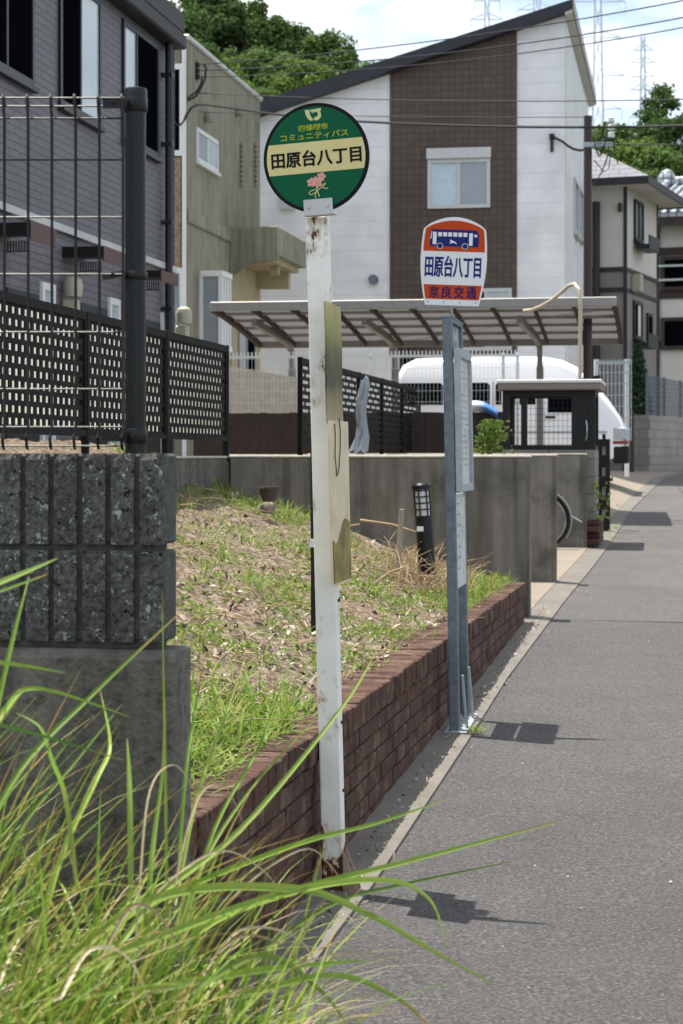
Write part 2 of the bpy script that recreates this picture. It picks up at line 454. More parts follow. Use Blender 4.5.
MT = dict(
    asphalt=M_asphalt('asphalt', (.113, .108, .104)),
    asphalt_old=M_asphalt('asphalt_older', (.128, .123, .117)),
    soil=M_soil('dry_soil'),
    terrain=M('terrain_green', '#4d5a2a', .95, 0, .3, .4),
    hill=M('hill_green', '#26331a', .95, 0, .4, .3),
    kerb=M('kerb_concrete', '#6f6a62', .85, 0, .16, 3, .3, 90, dirt='#5e574a', dirt_amt=.6, dirt_scale=7),
    paver=M('paver', '#857b6d', .85, 0, .12, 3, .2, 80, dirt='#7a7064', dirt_amt=.5),
    conc_wall=M('weathered_concrete', '#7b776f', .9, 0, .25, 2.5, .5, 45, streak=.75, spec=.2, dirt='#2f2d2a', dirt_amt=.65, dirt_scale=2.2),
    conc_base=M('dark_concrete', '#69665f', .9, 0, .3, 22, 1.0, 70, streak=.7, spec=.2, dirt='#262522', dirt_amt=.75, dirt_scale=26),
    conc_lip=M('pale_lip', '#b5b0a2', .9, 0, .2, 12, .4, 40),
    rib=M_rib('split_block'),
    groove=M('block_groove', '#4b4b48', .9, 0, .35, 30, .8, 70, dirt='#222221', dirt_amt=.7, dirt_scale=18),  # darker than the ribs, shade in the grooves is put into this colour
    olive=M('olive_render', '#898775', .9, 0, .14, 2, .3, 30, streak=.5, dirt='#4c4c3c', dirt_amt=.5, dirt_scale=1.5),
    ochre=M('ochre_render', '#a2987a', .9, 0, .12, 4, .3, 30),
    black_metal=M('black_powder_coat', '#111214', .42, .3, .12, 20),
    black_matt=M('black_resin', '#0d0c09', .7, 0, .15, 20, spec=.2),
    glow_sheet=None,
    galv=M('galvanised', '#6b767f', .5, .35, .2, 30, dirt='#4d555c', dirt_amt=.6, dirt_scale=14),
    galv_light=M('galvanised_pale', '#a4adb2', .5, .3, .1, 22),
    steel_paint=M_steel_paint('white_post_paint'),
    rust=M('rust', '#4d2817', .9, 0, .4, 40, .5, 60),
    white=M('white_paint', '#dcdedd', .45, 0, .03, 4),
    white_sign=M('white_sheet', '#e4e6e8', .4, 0, .02, 6),
    van_white=M('van_white', '#e6e8ea', .25, 0, .02, 2, spec=.6),
    glass=M('window_glass', '#0a0c0f', .5, 0, .1, 2, spec=.0),
    glass_pale=M('curtained_glass', '#87929a', .14, 0, .12, 2, spec=.9),
    glass_white=M('whitish_glass', '#aebbc2', .15, 0, .1, 2, spec=.9),
    navy=M('dark_navy_metal', '#10121a', .6, .0, .1, 6),
    alu_dark=M('dark_aluminium', '#23262b', .45, .3, .1, 8),
    alu=M('pale_aluminium', '#bfc1c0', .5, .25, .06, 8),
    beige_metal=M('beige_frame', '#8f8d8a', .5, .2, .08, 8),
    roof_dark=M('dark_roof', '#22252e', .6, 0, .15, 4),
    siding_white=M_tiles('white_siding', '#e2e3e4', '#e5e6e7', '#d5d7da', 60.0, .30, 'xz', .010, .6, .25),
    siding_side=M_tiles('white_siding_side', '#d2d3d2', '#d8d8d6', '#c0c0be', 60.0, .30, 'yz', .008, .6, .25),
    brown_tile=M_tiles('brown_tile', '#4a3b32', '#54453a', '#3a302a', .14, .14, 'xz', .012, .55, .3, 0.0),
    grey_tile=M_tiles('grey_tile_siding', '#67656b', '#6e6c72', '#434249', .30, .072, 'yz', .006, .6, .4),
    grey_tile_x=M_tiles('grey_tile_siding_end', '#67656b', '#6e6c72', '#434249', .30, .072, 'xz', .006, .6, .4),
    stone=M('stone_cladding', '#8a7764', .9, 0, .5, 16, .9, 18),
    brick=None,
    mortar=M('mortar', '#2f2a27', .95, 0, .2, 30),
    red_brown=M('red_brown_metal', '#4c231e', .5, 0, .1, 8),
    cream=M('cream_plastic', '#aaa592', .5, 0, .06, 8),
    poly=None,
    cream_wall=M('cream_render', '#cdc6be', .85, 0, .06, 1.5),
    taupe=M('taupe_render', '#857d77', .85, 0, .08, 1.5),
    dark_trim=M('dark_trim', '#26262a', .6, 0, .1, 5),
    slate=M_tiles('slate_shingle', '#6b6c72', '#787a80', '#4a4b50', .45, .16, 'xz', .012, .7, .5),
    kawara=M_tiles('glazed_kawara', '#9aa0a6', '#aab0b5', '#5a6065', .27, .22, 'xz', .03, .35, .9, 0.0),
    wood_dark=M('dark_wood', '#3a2f29', .8, 0, .2, 6),
    plank=M('brown_plank', '#352a26', .75, 0, .18, 5),
    wood_grey=M('grey_stake', '#9a9282', .9, 0, .2, 18, .3, 40),
    pole_brown=M('brown_pole', '#382b2a', .5, .1, .08, 6),
    conduit=M('beige_conduit', '#b9ad97', .5, 0, .06, 8),
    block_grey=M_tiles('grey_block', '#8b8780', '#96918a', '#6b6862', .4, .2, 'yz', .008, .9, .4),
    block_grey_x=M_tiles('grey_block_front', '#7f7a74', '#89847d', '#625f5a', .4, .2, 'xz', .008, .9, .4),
    rubber=M('rubber', '#121212', .85, 0, .1, 20),
    cable=M('cable_black', '#0d0d10', .6, 0, .05, 5),
    orange=M_emblem('sign_orange', '#bf4818'),
    sign_blue=M_emblem('sign_blue', '#1c2a72'),
    green=M_emblem('sign_green', '#00593a'),
    sign_cream=M_emblem('sign_cream', '#d8cd92'),
    sign_black=M_emblem('sign_black', '#0d0f10'),
    sign_yellow=M_emblem('sign_yellow', '#a9b23c'),
    emblem_pale=M_emblem('emblem_pale', '#cdd093'),
    pink=M_emblem('sign_pink', '#dca79b'),
    red_soft=M_emblem('sign_red', '#b0554a'),
    purple=M_emblem('sign_purple', '#3a2258'),
    paper=M('paper', '#c6c9c6', .6, 0, .1, 12, dirt='#8a8a80', dirt_amt=.5, dirt_scale=9),
    tan_board=M('tan_board', '#d6c8a8', .6, 0, .1, 8, dirt='#9a8a62', dirt_amt=.4, dirt_scale=5),
    algae=M('algae_stain', '#857637', .6, 0, .45, 12, dirt='#4a3d1c', dirt_amt=.8, dirt_scale=7),
    moss_board=M('moss_board', '#8a7f38', .35, 0, .5, 9, dirt='#2a1c12', dirt_amt=.95, dirt_scale=7, spec=.6),
    stain_dark=M('stain_dark', '#54482e', .7, 0, .2, 10),
    grey_ink=M('faded_ink', '#8d9192', .8, 0, .2, 20),
    tarp_blue=M('tarp_blue', '#3f78c0', .4, 0, .1, 5),
    plastic_grey=M('grey_plastic_sheet', '#8d949b', .3, 0, .2, 14, .6, 12),
    lamp_white=M('lamp_diffuser', '#c9ced2', .4, 0, .04, 10),
    orange_lens=M('orange_lens', '#7c351e', .25, 0, .1, 20),
    lens=M('lamp_lens', '#a9aeb3', .15, 0, .2, 30, spec=.9),
    chrome=M('chrome', '#a8b2ba', .25, .8, .06, 10),
    pylon=M('hazed_pylon_steel', '#c3ccd4', .7, 0, .05, 1),  # steel lightened, the far haze is put into its colour
    bark=M('bark', '#4a3c2e', .95, 0, .3, 6, .5, 20),
    straw=M_leaf('straw', ['#9a8868', '#c4b494', '#85735a', '#d6c9ae', '#6a5a46'], .8, .15),
    litter=M_leaf('leaf_litter', ['#8a7c6a', '#cfc5b4', '#4f4438', '#ddd5c6', '#2c251f', '#b0a08c', '#6d6053', '#3a3029'], .85, .05),
    leaf_dark=M_leaf('leaf_dark', ['#3a4e2c', '#50663a', '#445932', '#647a48', '#4b6236'], .8, .35, .05),
    leaf_mid=M_leaf('leaf_mid', ['#43592f', '#5b733d', '#4d6636', '#70854e', '#637a44'], .8, .35, .05),  # greens brightened, haze over the hill is painted into them
    leaf_yellow=M_leaf('leaf_yellow', ['#526a32', '#6b823e', '#4a6230', '#7d8f4c', '#607838'], .8, .38, .05),
    weed=M_leaf('weed', ['#5f7a2e', '#86a244', '#4b6826', '#9db25a', '#728f3a', '#a39a5c'], .5, .4),
    grass=M_leaf('blade_grass', ['#557628', '#8aa83c', '#3c5a1c', '#a4bc56', '#6f9030', '#b6c470', '#4f752c', '#97ac4c', '#456622', '#7a983a'], .42, .28, .25, '#a5884e'),
    cypress=M_leaf('cypress', ['#2c4230', '#3f5a40', '#354c36'], .6, .2),
    flower=M_leaf('tiny_flower', ['#e08a30', '#d9c64a'], .6, .3),
)
# old notice: moss at its head, browned middle, paler foot
t_ = NT('old_notice'); _s = t_.sep(); _mr = t_.new('ShaderNodeMapRange'); t_.l.new(_s[2], _mr.inputs[0])
_mr.inputs[1].default_value = 1.55; _mr.inputs[2].default_value = 2.02
_v = t_.math('ADD', _mr.outputs[0], t_.math('MULTIPLY', t_.math('SUBTRACT', t_.noise(9, 6, .65, t_.map((1, 1, .4))), .5), .55))
t_.col(t_.ramp(_v, [(.05, lin('#b3a786')), (.3, lin('#8a7a58')), (.42, lin('#3d2c1e')), (.58, lin('#4a4424')), (.78, lin('#8d8440')), (.95, lin('#a39a50'))]))
MT['old_notice'] = t_.fin(.35, 0, .5)
# translucent sheet added behind the lattice so its holes shine with daylight
t_ = NT('backlight_sheet'); t_.col(t_.ramp(t_.noise(3, 4), [(.3, (.74, .75, .74)), (.7, (.86, .86, .84))])); t_.fin(.5)
_tr = t_.new('ShaderNodeBsdfTranslucent'); _tr.inputs['Color'].default_value = (.97, .97, .95, 1)
_mx = t_.new('ShaderNodeMixShader'); _mx.inputs[0].default_value = .93
t_.l.new(t_.b.outputs[0], _mx.inputs[1]); t_.l.new(_tr.outputs[0], _mx.inputs[2]); t_.l.new(_mx.outputs[0], t_.out.inputs['Surface'])
MT['glow_sheet'] = t_.m
# smoky translucent carport panel
t_ = NT('smoke_polycarbonate'); t_.col(t_.ramp(t_.noise(2, 5), [(.3, (.15, .145, .145)), (.7, (.21, .205, .205))])); t_.fin(.3)
_tr = t_.new('ShaderNodeBsdfTranslucent'); _tr.inputs['Color'].default_value = (.125, .12, .12, 1)
_mx = t_.new('ShaderNodeMixShader'); _mx.inputs[0].default_value = .5
t_.l.new(t_.b.outputs[0], _mx.inputs[1]); t_.l.new(_tr.outputs[0], _mx.inputs[2]); t_.l.new(_mx.outputs[0], t_.out.inputs['Surface'])
MT['poly'] = t_.m
# bricks, each with its own tone
t_ = NT('red_brick'); _g = t_.new('ShaderNodeNewGeometry')
_c = t_.ramp(_g.outputs['Random Per Island'], [(0, lin('#342722')), (.3, lin('#44322a')), (.6, lin('#553e33')), (.85, lin('#2b211e')), (1, lin('#5f4a3e'))])
_c = t_.mix(.5, _c, t_.ramp(t_.noise(40, 7, .7), [(.3, lin('#2b201c')), (.7, lin('#705246'))]))
_c = t_.mix(t_.ramp(t_.noise(6, 9, .75), [(.5, 0.0), (.72, .75)]), _c, lin('#8d7a6a'))
t_.col(_c); t_.bump(t_.noise(60, 5, .7), .6, .006)
MT['brick'] = t_.fin(.9, 0, .2)

# ------------------------------------------------------------------ ground, road, kerb
KERB = [(-1.9,-8),(-1.05,-1.2),(-.60,2.9),(-.20,5.4),(.109,6.95),(.624,9.87),(.998,12.06),(1.886,16.8),(2.55,20.2),(3.02,22.7),(4.45,30.6),(6.75,42),(8.7,48),(12.5,56.5),(18.5,68)]
def off_line(pts, d):
    out = []
    for i, p in enumerate(pts):
        a, b = pts[max(0, i-1)], pts[min(len(pts)-1, i+1)]
        dx, dy = b[0]-a[0], b[1]-a[1]; l = math.hypot(dx, dy)
        out.append((p[0] + dy/l*d, p[1] - dx/l*d))
    return out
def dens(pts, k=6):
    out = []
    for a, b in zip(pts, pts[1:]):
        for i in range(k): out.append((a[0]+(b[0]-a[0])*i/k, a[1]+(b[1]-a[1])*i/k))
    return out + [pts[-1]]
def strip(l0, l1, dz0, dz1):
    mb = MB(); n = len(l0)
    vs = [(x, y, gz(y)+dz0) for x, y in l0] + [(x, y, gz(y)+dz1) for x, y in l1]
    return mb.add(vs, [(i, n+i, n+i+1, i+1) for i in range(n-1)])
KD = dens(KERB)
SEAM = 15.35
near = [p for p in KD if p[1] < SEAM] + [(1.62, SEAM)]
far = [(1.62, SEAM)] + [p for p in KD if p[1] > SEAM]
setting('road', strip(near, off_line(near, 6.0), 0, 0), MT['asphalt'])
setting('road', strip(far, off_line(far, 6.0), 0.0, 0.0), MT['asphalt_old'])
# gutter strip: a real shallow slab whose top stands a little proud
GW = .20
kl = [p for p in KD if p[1] < 60]
gin = off_line(kl, -GW)
mb = strip(gin, kl, .022, .012)
n = len(kl)
b0 = len(mb.v)
mb.add([(x, y, gz(y)+.012) for x, y in kl] + [(x, y, gz(y)-.05) for x, y in kl], [(i, n+i, n+i+1, i+1) for i in range(n-1)])
setting('kerb', mb, MT['kerb'])
# opposite kerb and verge
okl = off_line(KD, 6.0); okr = off_line(KD, 6.18)
mb = strip(okl, okr, .12, .12)
n = len(okl)
mb.add([(x, y, gz(y)-.05) for x, y in okl] + [(x, y, gz(y)+.12) for x, y in okl], [(i, n+i, n+i+1, i+1) for i in range(n-1)])
setting('kerb', mb, MT['kerb'])

def terrain_z(x, y):
    z = gz(min(y, 62)) - .12
    if y > 60:
        d = min(1.0, (y-60)/60); d = d*d*(3-2*d)
        side = 19 - 7*min(1, max(0, (x+12)/26))
        z += d*side + mnoise.noise(Vector((x*.05, y*.05, 0)))*2.0*d
    if y > 130: z -= (y-130)*.06
    return z
mb = MB(); xs = [-900,-400,-200,-120]+[-80+8*i for i in range(21)]+[120,200,400,900]; ys = [-200,-60,-20]+[5*i-10 for i in range(34)]+[190,240,320,480,800,1500]
nx = len(xs)
mb.add([(x, y, terrain_z(x, y)) for y in ys for x in xs],
       [(j*nx+i, j*nx+i+1, (j+1)*nx+i+1, (j+1)*nx+i) for j in range(len(ys)-1) for i in range(nx-1)])
setting('ground', mb, MT['hill'], smooth=True)

# paving of the bays behind the gutter, between the low walls and up to the gate
bay = [p for p in gin if 15.2 < p[1] < 27.5]
mb = MB(); inner = [(p[0]-6.0*CA, p[1]+6.0*SA) for p in bay]
n = len(bay)
mb.add([(x, y, gz(y)+.026) for x, y in bay] + [(x, y, gz(y)+.026) for x, y in inner], [(i, i+1, n+i+1, n+i) for i in range(n-1)])
setting('pavement', mb, MT['paver'])
mb = MB()        # joints in the paving
for i in range(9):
    y = 15.6 + i*1.2
    for j in range(3):
        pass
# parking lot behind, raised above the street
LOT_Z = 1.37
mb = MB()
edge = [p for p in gin if 26.9 < p[1] < 46]
inn = [(p[0]-.9*CA, p[1]+.9*SA) for p in edge]
n = len(edge)
def lotz(y): return min(LOT_Z, max(gz(y)+.05, 1.0+.37*(y-27)/5))
mb.add([(x, y, gz(y)+.024) for x, y in edge] + [(x, y, max(lotz(y), gz(y)+.024)) for x, y in inn], [(i, i+1, n+i+1, n+i) for i in range(n-1)])
inn2 = [(p[0]-14*CA, p[1]+14*SA) for p in edge]
mb.add([(x, y, max(lotz(y), gz(y)+.024)) for x, y in inn] + [(x, y+.0, max(lotz(y), gz(y)+.024)) for x, y in inn2], [(i, i+1, n+i+1, n+i) for i in range(n-1)])
setting('driveway', mb, MT['paver'])

# raised yard in front of the apartments
TL = -3.5
mb = MB()
def yp(t, s, z): x, y = xy(t, s); return (x, y, z)
mb.add([yp(-30,-6,1.55), yp(TL-.04,-6,1.55), yp(TL-.04,34,1.55), yp(-30,34,1.55)], [(0,1,2,3)])
setting('yard', mb, MT['paver'])

# weedy bank
BRK = [(-.50, 4.62), (1.37, 15.0)]
def brick_x(y): return BRK[0][0] + (y-BRK[0][1])*(BRK[1][0]-BRK[0][0])/(BRK[1][1]-BRK[0][1])
BRICK_TOP = .755
def bank_z(u, y):
    k = mnoise.noise(Vector((u*1.7, y*1.3, 3.1)))*.05 + mnoise.noise(Vector((u*6, y*5, 7)))*.018 + mnoise.noise(Vector((u*17, y*15, 2)))*.012
    return .725 + .27*u + .02*u*u + k*min(1, u*3)
mb = MB(); NU, NV = 130, 400
for j in range(NV+1):
    y = 4.62 + (15.75-4.62)*j/NV
    xb = brick_x(y) - .1
    for i in range(NU+1):
        u = 3.2*(i/NU)
        mb.v.append((xb-u, y, bank_z(u, y)))
for j in range(NV):
    for i in range(NU):
        a = j*(NU+1)+i
        mb.f.append((a, a+NU+1, a+NU+2, a+1))
setting('earth_bank', mb, MT['soil'], smooth=True)

# ------------------------------------------------------------------ brick wall along the gutter
rnd = random.Random(4)
BL = math.hypot(BRK[1][0]-BRK[0][0], BRK[1][1]-BRK[0][1])
BANG = math.atan2(BRK[1][0]-BRK[0][0], BRK[1][1]-BRK[0][1])
T = Thing('brick_wall', 'low red brick wall holding back the weedy bank along the gutter', 'wall', (0,0,0))
T.o.location = (BRK[0][0], BRK[0][1], gz(4.62)); T.o.rotation_euler = (0,0,-BANG); T.org = Vector((0,0,0))
zb = gz(4.62)
mb = MB()
L = .215
top = BRICK_TOP - zb
for c in range(8):
    z1 = top - .118 - c*.073
    z0 = z1 - .063
    x = -(c % 2)*L*.5
    while x < BL:
        x0, x1 = max(0, x), min(BL, x+L-.010)
        if x1 - x0 > .03 and z1 > G*x0 - .1:
            e = rnd.uniform(-.003, .003)
            mb.box(-.19+e, 0+e, x0, x1, z0, z1)
        x += L
T.part('brick_course', mb, MT['brick'], bevel=.004)
mb = MB(); x = 0
while x < BL-.03:
    e = rnd.uniform(-.005, .005)
    mb.box(-.20+e, .012+e, x, min(BL, x+.098), top-.106+rnd.uniform(-.003,.003), top+rnd.uniform(-.005,.004)); x += .107
T.part('coping', mb, MT['brick'], bevel=.005)
mb = MB(); mb.box(-.175, -.010, .004, BL-.004, -.12, top-.1065); mb.box(-.19, .004, .004, BL-.004, top-.1055, top-.010)
T.part('mortar', mb, MT['mortar'])

# ------------------------------------------------------------------ ribbed block wall in the foreground
Y0 = 4.5
XR = px2x(162, Y0)
T = Thing('block_wall', 'dark ribbed concrete block wall on a plain concrete footing in the left foreground', 'wall', (XR, Y0, gz(4.5)))
T.o.rotation_euler = (0, 0, -A)
zt = py2z(453, Y0)
mb = MB(); mg = MB()
PIT = 29.8*Y0/F
for c in range(2):
    za = zt - c*.2205 - .001; zb_ = za - .206
    k = 0
    x = XR
    mg.box(-4.0, XR+.001, Y0+.016, Y0+.13, zb_, za)          # block core behind the ribs
    while x > -4.0:
        x0 = x - PIT*.79
        # split-face rib with an uneven face
        nxr, nzr = 4, 14
        base = len(mb.v)
        for iz in range(nzr+1):
            for ix in range(nxr+1):
                px_, pz_ = x0 + (x-x0)*ix/nxr, zb_ + (za-zb_)*iz/nzr
                dd = mnoise.noise(Vector((px_*60, pz_*60, c*3.0)))*.004 + mnoise.noise(Vector((px_*150, pz_*150, 1)))*.003
                if ix in (0, nxr) or iz in (0, nzr): dd = .004
                mb.v.append((px_, Y0+dd, pz_))
        for iz in range(nzr):
            for ix in range(nxr):
                a = base+iz*(nxr+1)+ix
                mb.f.append((a, a+1, a+nxr+2, a+nxr+1))
        nb = len(mb.v)
        for (xx, zz) in ((x0, zb_), (x, zb_), (x, za), (x0, za)): mb.v.append((xx, Y0+.02, zz))
        bl, br = base, base+nxr
        tl, tr = base+nzr*(nxr+1), base+nzr*(nxr+1)+nxr
        left = [base+i*(nxr+1) for i in range(nzr+1)]; right = [base+i*(nxr+1)+nxr for i in range(nzr+1)]
        mb.f.append(tuple([nb]+left+[nb+3])); mb.f.append(tuple([nb+2]+list(reversed(right))+[nb+1]))
        topi = [base+nzr*(nxr+1)+i for i in range(nxr+1)]
        mb.f.append(tuple(topi+[nb+2, nb+3])); mb.f.append(tuple([nb+1]+[base+i for i in reversed(range(nxr+1))]+[nb]))
        x -= PIT
T.part('rib', mb, MT['rib'])
T.part('block_core', mg, MT['groove'], bevel=.006)
mb = MB(); zf = zt - .444
XB = px2x(176, Y0)
mb.prism([(Y0-.012, gz(4.5)-.3), (Y0-.012, zf-.022), (Y0+.012, zf), (Y0+.145, zf), (Y0+.145, gz(4.5)-.3)], lambda u, v, d: (d, u, v), -4.0, XB)
T.part('footing', mb, MT['conc_base'], bevel=.005)
mb = MB(); mb.box(-3.99, XR-.02, Y0+.02, Y0+.12, zf+.001, zt-.010)
T.part('mortar', mb, MT['groove'])

# welded mesh fence on it
T = Thing('mesh_fence', 'black welded wire mesh fence with a round capped post on the block wall', 'fence', (px2x(135.5, 4.57), 4.57, zt))
YF = 4.57; xp = px2x(135.5, YF)
zp = py2z(93, YF)
mb = MB().tube([(xp, YF, zt-.05), (xp, YF, zp)], .0238, 20)
post = T.part('post', mb, MT['black_metal'], smooth=True)
mb = MB().lathe([(.0245, zp-.022), (.0268, zp-.02), (.0268, zp+.004), (.024, zp+.010), (.012, zp+.013)], (xp, YF, 0), 20)
T.part('cap', mb, MT['black_metal'], post, smooth=True)
for py in (105, 276, 436):
    mb = MB()
    z = py2z(py, YF)
    h = .017 if py != 276 else .009
    mb.lathe([(.0262, z-h), (.0275, z-h+.002), (.0275, z+h-.002), (.0262, z+h)], (xp, YF, 0), 20)
    xl = xp - .0265
    if py == 276: mb.beam((xl-.022, YF-.03, z-.002), (xl+.004, YF-.02, z+.004), .014, .012, (0,1,0)); mb.beam((xl-.045, YF-.035, z-.006), (xl-.02, YF-.03, z-.002), .016, .014, (0,1,0))
    else: mb.box(xl-.044, xl+.003, YF-.038, YF-.026, z-.013, z+.012)
    mb.tube([(xp-.004, YF-.026, z), (xp-.004, YF-.034, z)], .0045, 8)
    mb.tube([(xl-.02, YF-.038, z), (xl-.02, YF-.046, z)], .0045, 8)
    T.part('clamp', mb, MT['black_metal'], post, smooth=True)
# second post hidden left keeps the panel up
xw = px2x(122.5, YF-.03); yw = YF-.045
mb = MB(); pitch = 23.5*YF/F
ztop = py2z(96, yw); zbend = py2z(118, yw); zbot = py2z(447, yw); zb2 = py2z(428, yw)
zd = py2z(117.5, yw)
i = 0
while xw - i*pitch > -2.2:
    x = xw - i*pitch
    mb.tube([(x-.001, yw+.022, ztop-.016), (x-.0012, yw+.018, ztop-.003), (x-.001, yw+.008, ztop+.004), (x, yw-.002, ztop-.004), (x+.001, yw-.004, ztop-.02),
             (x+.003, yw, zbend-.002), (x+.003, yw, zb2), (x, yw-.012, (zb2+zbot)/2), (x, yw, zbot), (x, yw+.01, zbot-.004)], .0034, 6)
    i += 1
for py in (97.5, 105, 118, 159.5, 217, 274, 332, 389, 427, 446):
    z = py2z(py, yw); dy = .0045
    if py == 105: dy = .016
    if py == 97.5: dy = .006
    mb.tube([(-2.2, yw+dy, z), (px2x(124, yw), yw+dy, z)], .0021, 6)
T.part('wire_panel', mb, MT['black_metal'], smooth=True)
mb = MB().tube([(-2.15, YF, zt-.05), (-2.15, YF, zp)], .0238, 16)
T.part('post', mb, MT['black_metal'], smooth=True)

# ------------------------------------------------------------------ lattice fences
def lattice(name_lab, t, s_list, ztop, zbot, rows, group, slits=False, sheet=True):
    T = Thing('lattice_fence', name_lab, 'fence', (t, s_list[0], zbot-.1), A, group)
    for k, s in enumerate(s_list):
        mb = MB().box(t-.02, t+.022, s-.02, s+.02, zbot-.16, ztop+.006)
        T.part('post', mb, MT['black_matt'], bevel=.004)
    for a, b in zip(s_list, s_list[1:]):
        mb = MB()
        s0, s1 = a+.022, b-.022
        fr = .03
        mb.box(t-.018, t+.018, s0, s1, ztop-.05, ztop); mb.box(t-.018, t+.018, s0, s1, zbot, zbot+.035)
        mb.box(t-.016, t+.016, s0, s0+fr, zbot+.035, ztop-.05); mb.box(t-.016, t+.016, s1-fr, s1, zbot+.035, ztop-.05)
        H = ztop-.05-zbot-.035
        rh = H/rows
        for r in range(rows+1):
            z = zbot+.035+r*rh
            hh = rh*(.27 if slits else .22)
            mb.box(t-.006, t+.006, s0+fr, s1-fr, max(zbot+.035, z-hh), min(ztop-.05, z+hh))
        n = 4 if slits else 17
        wl_ = (s1-s0-2*fr)/n
        for r in range(rows):
            z = zbot+.035+(r+.5)*rh
            for i in range(n+1):
                sh = (i + (.5 if r % 2 else 0))*wl_
                c = s0+fr+sh
                w = wl_*(.06 if slits else .22)
                lo, hi = max(s0+fr, c-w), min(s1-fr, c+w)
                if hi - lo > .004: mb.box(t-.0045, t+.0045, lo, hi, z-rh*.3, z+rh*.3)
        pn = T.part('lattice_panel', mb, MT['black_matt'])
        if sheet:  # added backing, only there to brighten the lattice holes
            ms = MB().box(t-.034, t-.030, s0+.01, s1-.01, zbot+.02, ztop-.02)
            T.part('backlight_sheet', ms, MT['glow_sheet'], pn)
    return T
sR = s_at(226, TL)
zT = z_at(346, TL, sR); zB = z_at(441, TL, sR)
pl = sR - s_at(165, TL)
lattice('dark lattice screen on the yard wall left of the round bus sign', TL, [sR-3*pl-1.6*pl, sR-3*pl+.0, sR-2*pl, sR-pl, sR], zT, zB, 10, 'lattice screens along the yard')
t2 = -3.28
s2 = [s_at(300, t2)+.0]
while len(s2) < 6: s2.append(s2[-1]+1.62)
zT2 = z_at(357.5, t2, s2[0]); zB2 = z_at(447, t2, s2[0])
T2 = lattice('dark slotted screen between the two bus stops, stepping back towards the white van', t2, s2, zT2, zB2, 11, 'lattice screens along the yard', slits=True, sheet=False)

# ------------------------------------------------------------------ low concrete walls
def wall_box(lab, t0, t1, s0, s1, z0, z1, m='conc_wall', nm='concrete_wall', grp=None):
    T = Thing(nm, lab, 'wall', ((t0+t1)/2, s0, z0), A, grp)
    mb = MB().box(t0, t1, s0, s1, z0-.3, z1-.02)
    T.part('wall_body', mb, MT[m], bevel=.008)
    mb = MB().box(t0-.006, t1+.006, s0-.006, s1+.006, z1-.018, z1)
    T.part('coping', mb, MT['conc_lip'], bevel=.006)
cw = px2x(529.5, 15.3)
tw, sw = ts(cw, 15.3)
grp = 'low concrete walls along the street'
wall_box('long weathered concrete wall behind the weedy bank, ending at the brick wall', TL+.02, tw, sw, sw+.17, .3, 1.705, grp=grp)
wall_box('concrete retaining wall under the dark lattice screen, partly behind the block wall', TL-.16, TL+.012, 5.0, sw+.16, .3, 1.70, 'conc_base', grp=grp)
x2, y2 = px2x(556, 18.2), 18.2
tw2, sw2 = ts(x2, y2)
wall_box('concrete wall end just past the brick wall, in front of the bicycle', -4.2, tw2, sw2, sw2+.16, gz(18.2), 1.715, grp=grp)
x3, y3 = px2x(586.5, 22.4), 22.4
tw3, sw3 = ts(x3, y3)
wall_box('concrete wall end behind the bicycle wheel, below the black cage', -4.2, tw3, sw3, sw3+.16, gz(22.4), 1.73, grp=grp)

# ------------------------------------------------------------------ bus stop with the round green sign
pb = Vector((px2x(334.5, 6.87), 6.87, gz(6.87)+.004)); pt = Vector((px2x(318, 6.87), 6.87, py2z(217, 6.87)))
T = Thing('bus_stop', 'rusty white bus stop post with a round green sign and weathered boards', 'bus stop', tuple(pb))
UXs = Vector((CA, -SA, 0)); UYs = Vector((SA, CA, 0))
pw = .074
mb = MB().beam(pb, pt, pw, pw*.9, UXs)
post = T.part('post', mb, MT['steel_paint'], bevel=.006, seg=2)
axis = (pt-pb).normalized()
mb = MB()
for sg, ux in ((-1, UXs), (1, UXs)):
    b0 = pb + UXs*sg*pw/2 + Vector((0,-.01,-.01))
    for dy in (-.034, .03):
        q = b0 + UYs*dy
        tri = [q, q+UXs*sg*.055, q+UXs*sg*.048+Vector((0,0,.03)), q+axis*.17]
        mb.add([p for p in tri]+[p+UYs*.005 for p in tri], [(3,2,1,0),(4,5,6,7),(0,1,5,4),(1,2,6,5),(2,3,7,6),(3,0,4,7)])
mb.box(pb.x-.1, pb.x+.1, pb.y-.085, pb.y+.085, pb.z-.014, pb.z-.004)
T.part('base_plate', mb, M('rusty_fins', '#a0907c', .8, 0, .2, 12, .3, 50, dirt='#4d2a18', dirt_amt=1.0, dirt_scale=14), bevel=.001)
for py in (335, 600, 722, 790):
    q = P(341 if py < 700 else 345, py, 6.87)
    f = (q.z-pb.z)/(pt.z-pb.z)
    c = pb.lerp(pt, f) + UXs*(pw/2)
    T.part('bolt', MB().tube([c, c+UXs*.007], .006, 8), MT['rust'])
# sign disc
yaw = R(15)      # its right edge comes towards the camera
roll = R(-2.0)
U = Vector((math.cos(yaw), -math.sin(yaw), 0)); V0 = Vector((0,0,1)); N = U.cross(V0)     # N towards the camera
V = (axis - N*axis.dot(N)).normalized(); U = V.cross(N).normalized()
U, V = (U*math.cos(R(1.6))+V*math.sin(R(1.6))), (V*math.cos(R(1.6))-U*math.sin(R(1.6)))
Cn = P(316.0, 157.7, 6.80)
def sm(u, v, d): return Cn + U*u + V*v + N*d
RD = .1865
circ = lambda r, n=72: [(r*math.cos(2*math.pi*i/n), r*math.sin(2*math.pi*i/n)) for i in range(n)]
def cap_poly(r, v0, v1):
    """part of a disc between two heights"""
    a0, a1 = math.asin(max(-1, v0/r)), math.asin(min(1, v1/r))
    pts = [(r*math.cos(a0+(a1-a0)*i/24), r*math.sin(a0+(a1-a0)*i/24)) for i in range(25)]
    return pts + [(-x, y) for x, y in reversed(pts)]
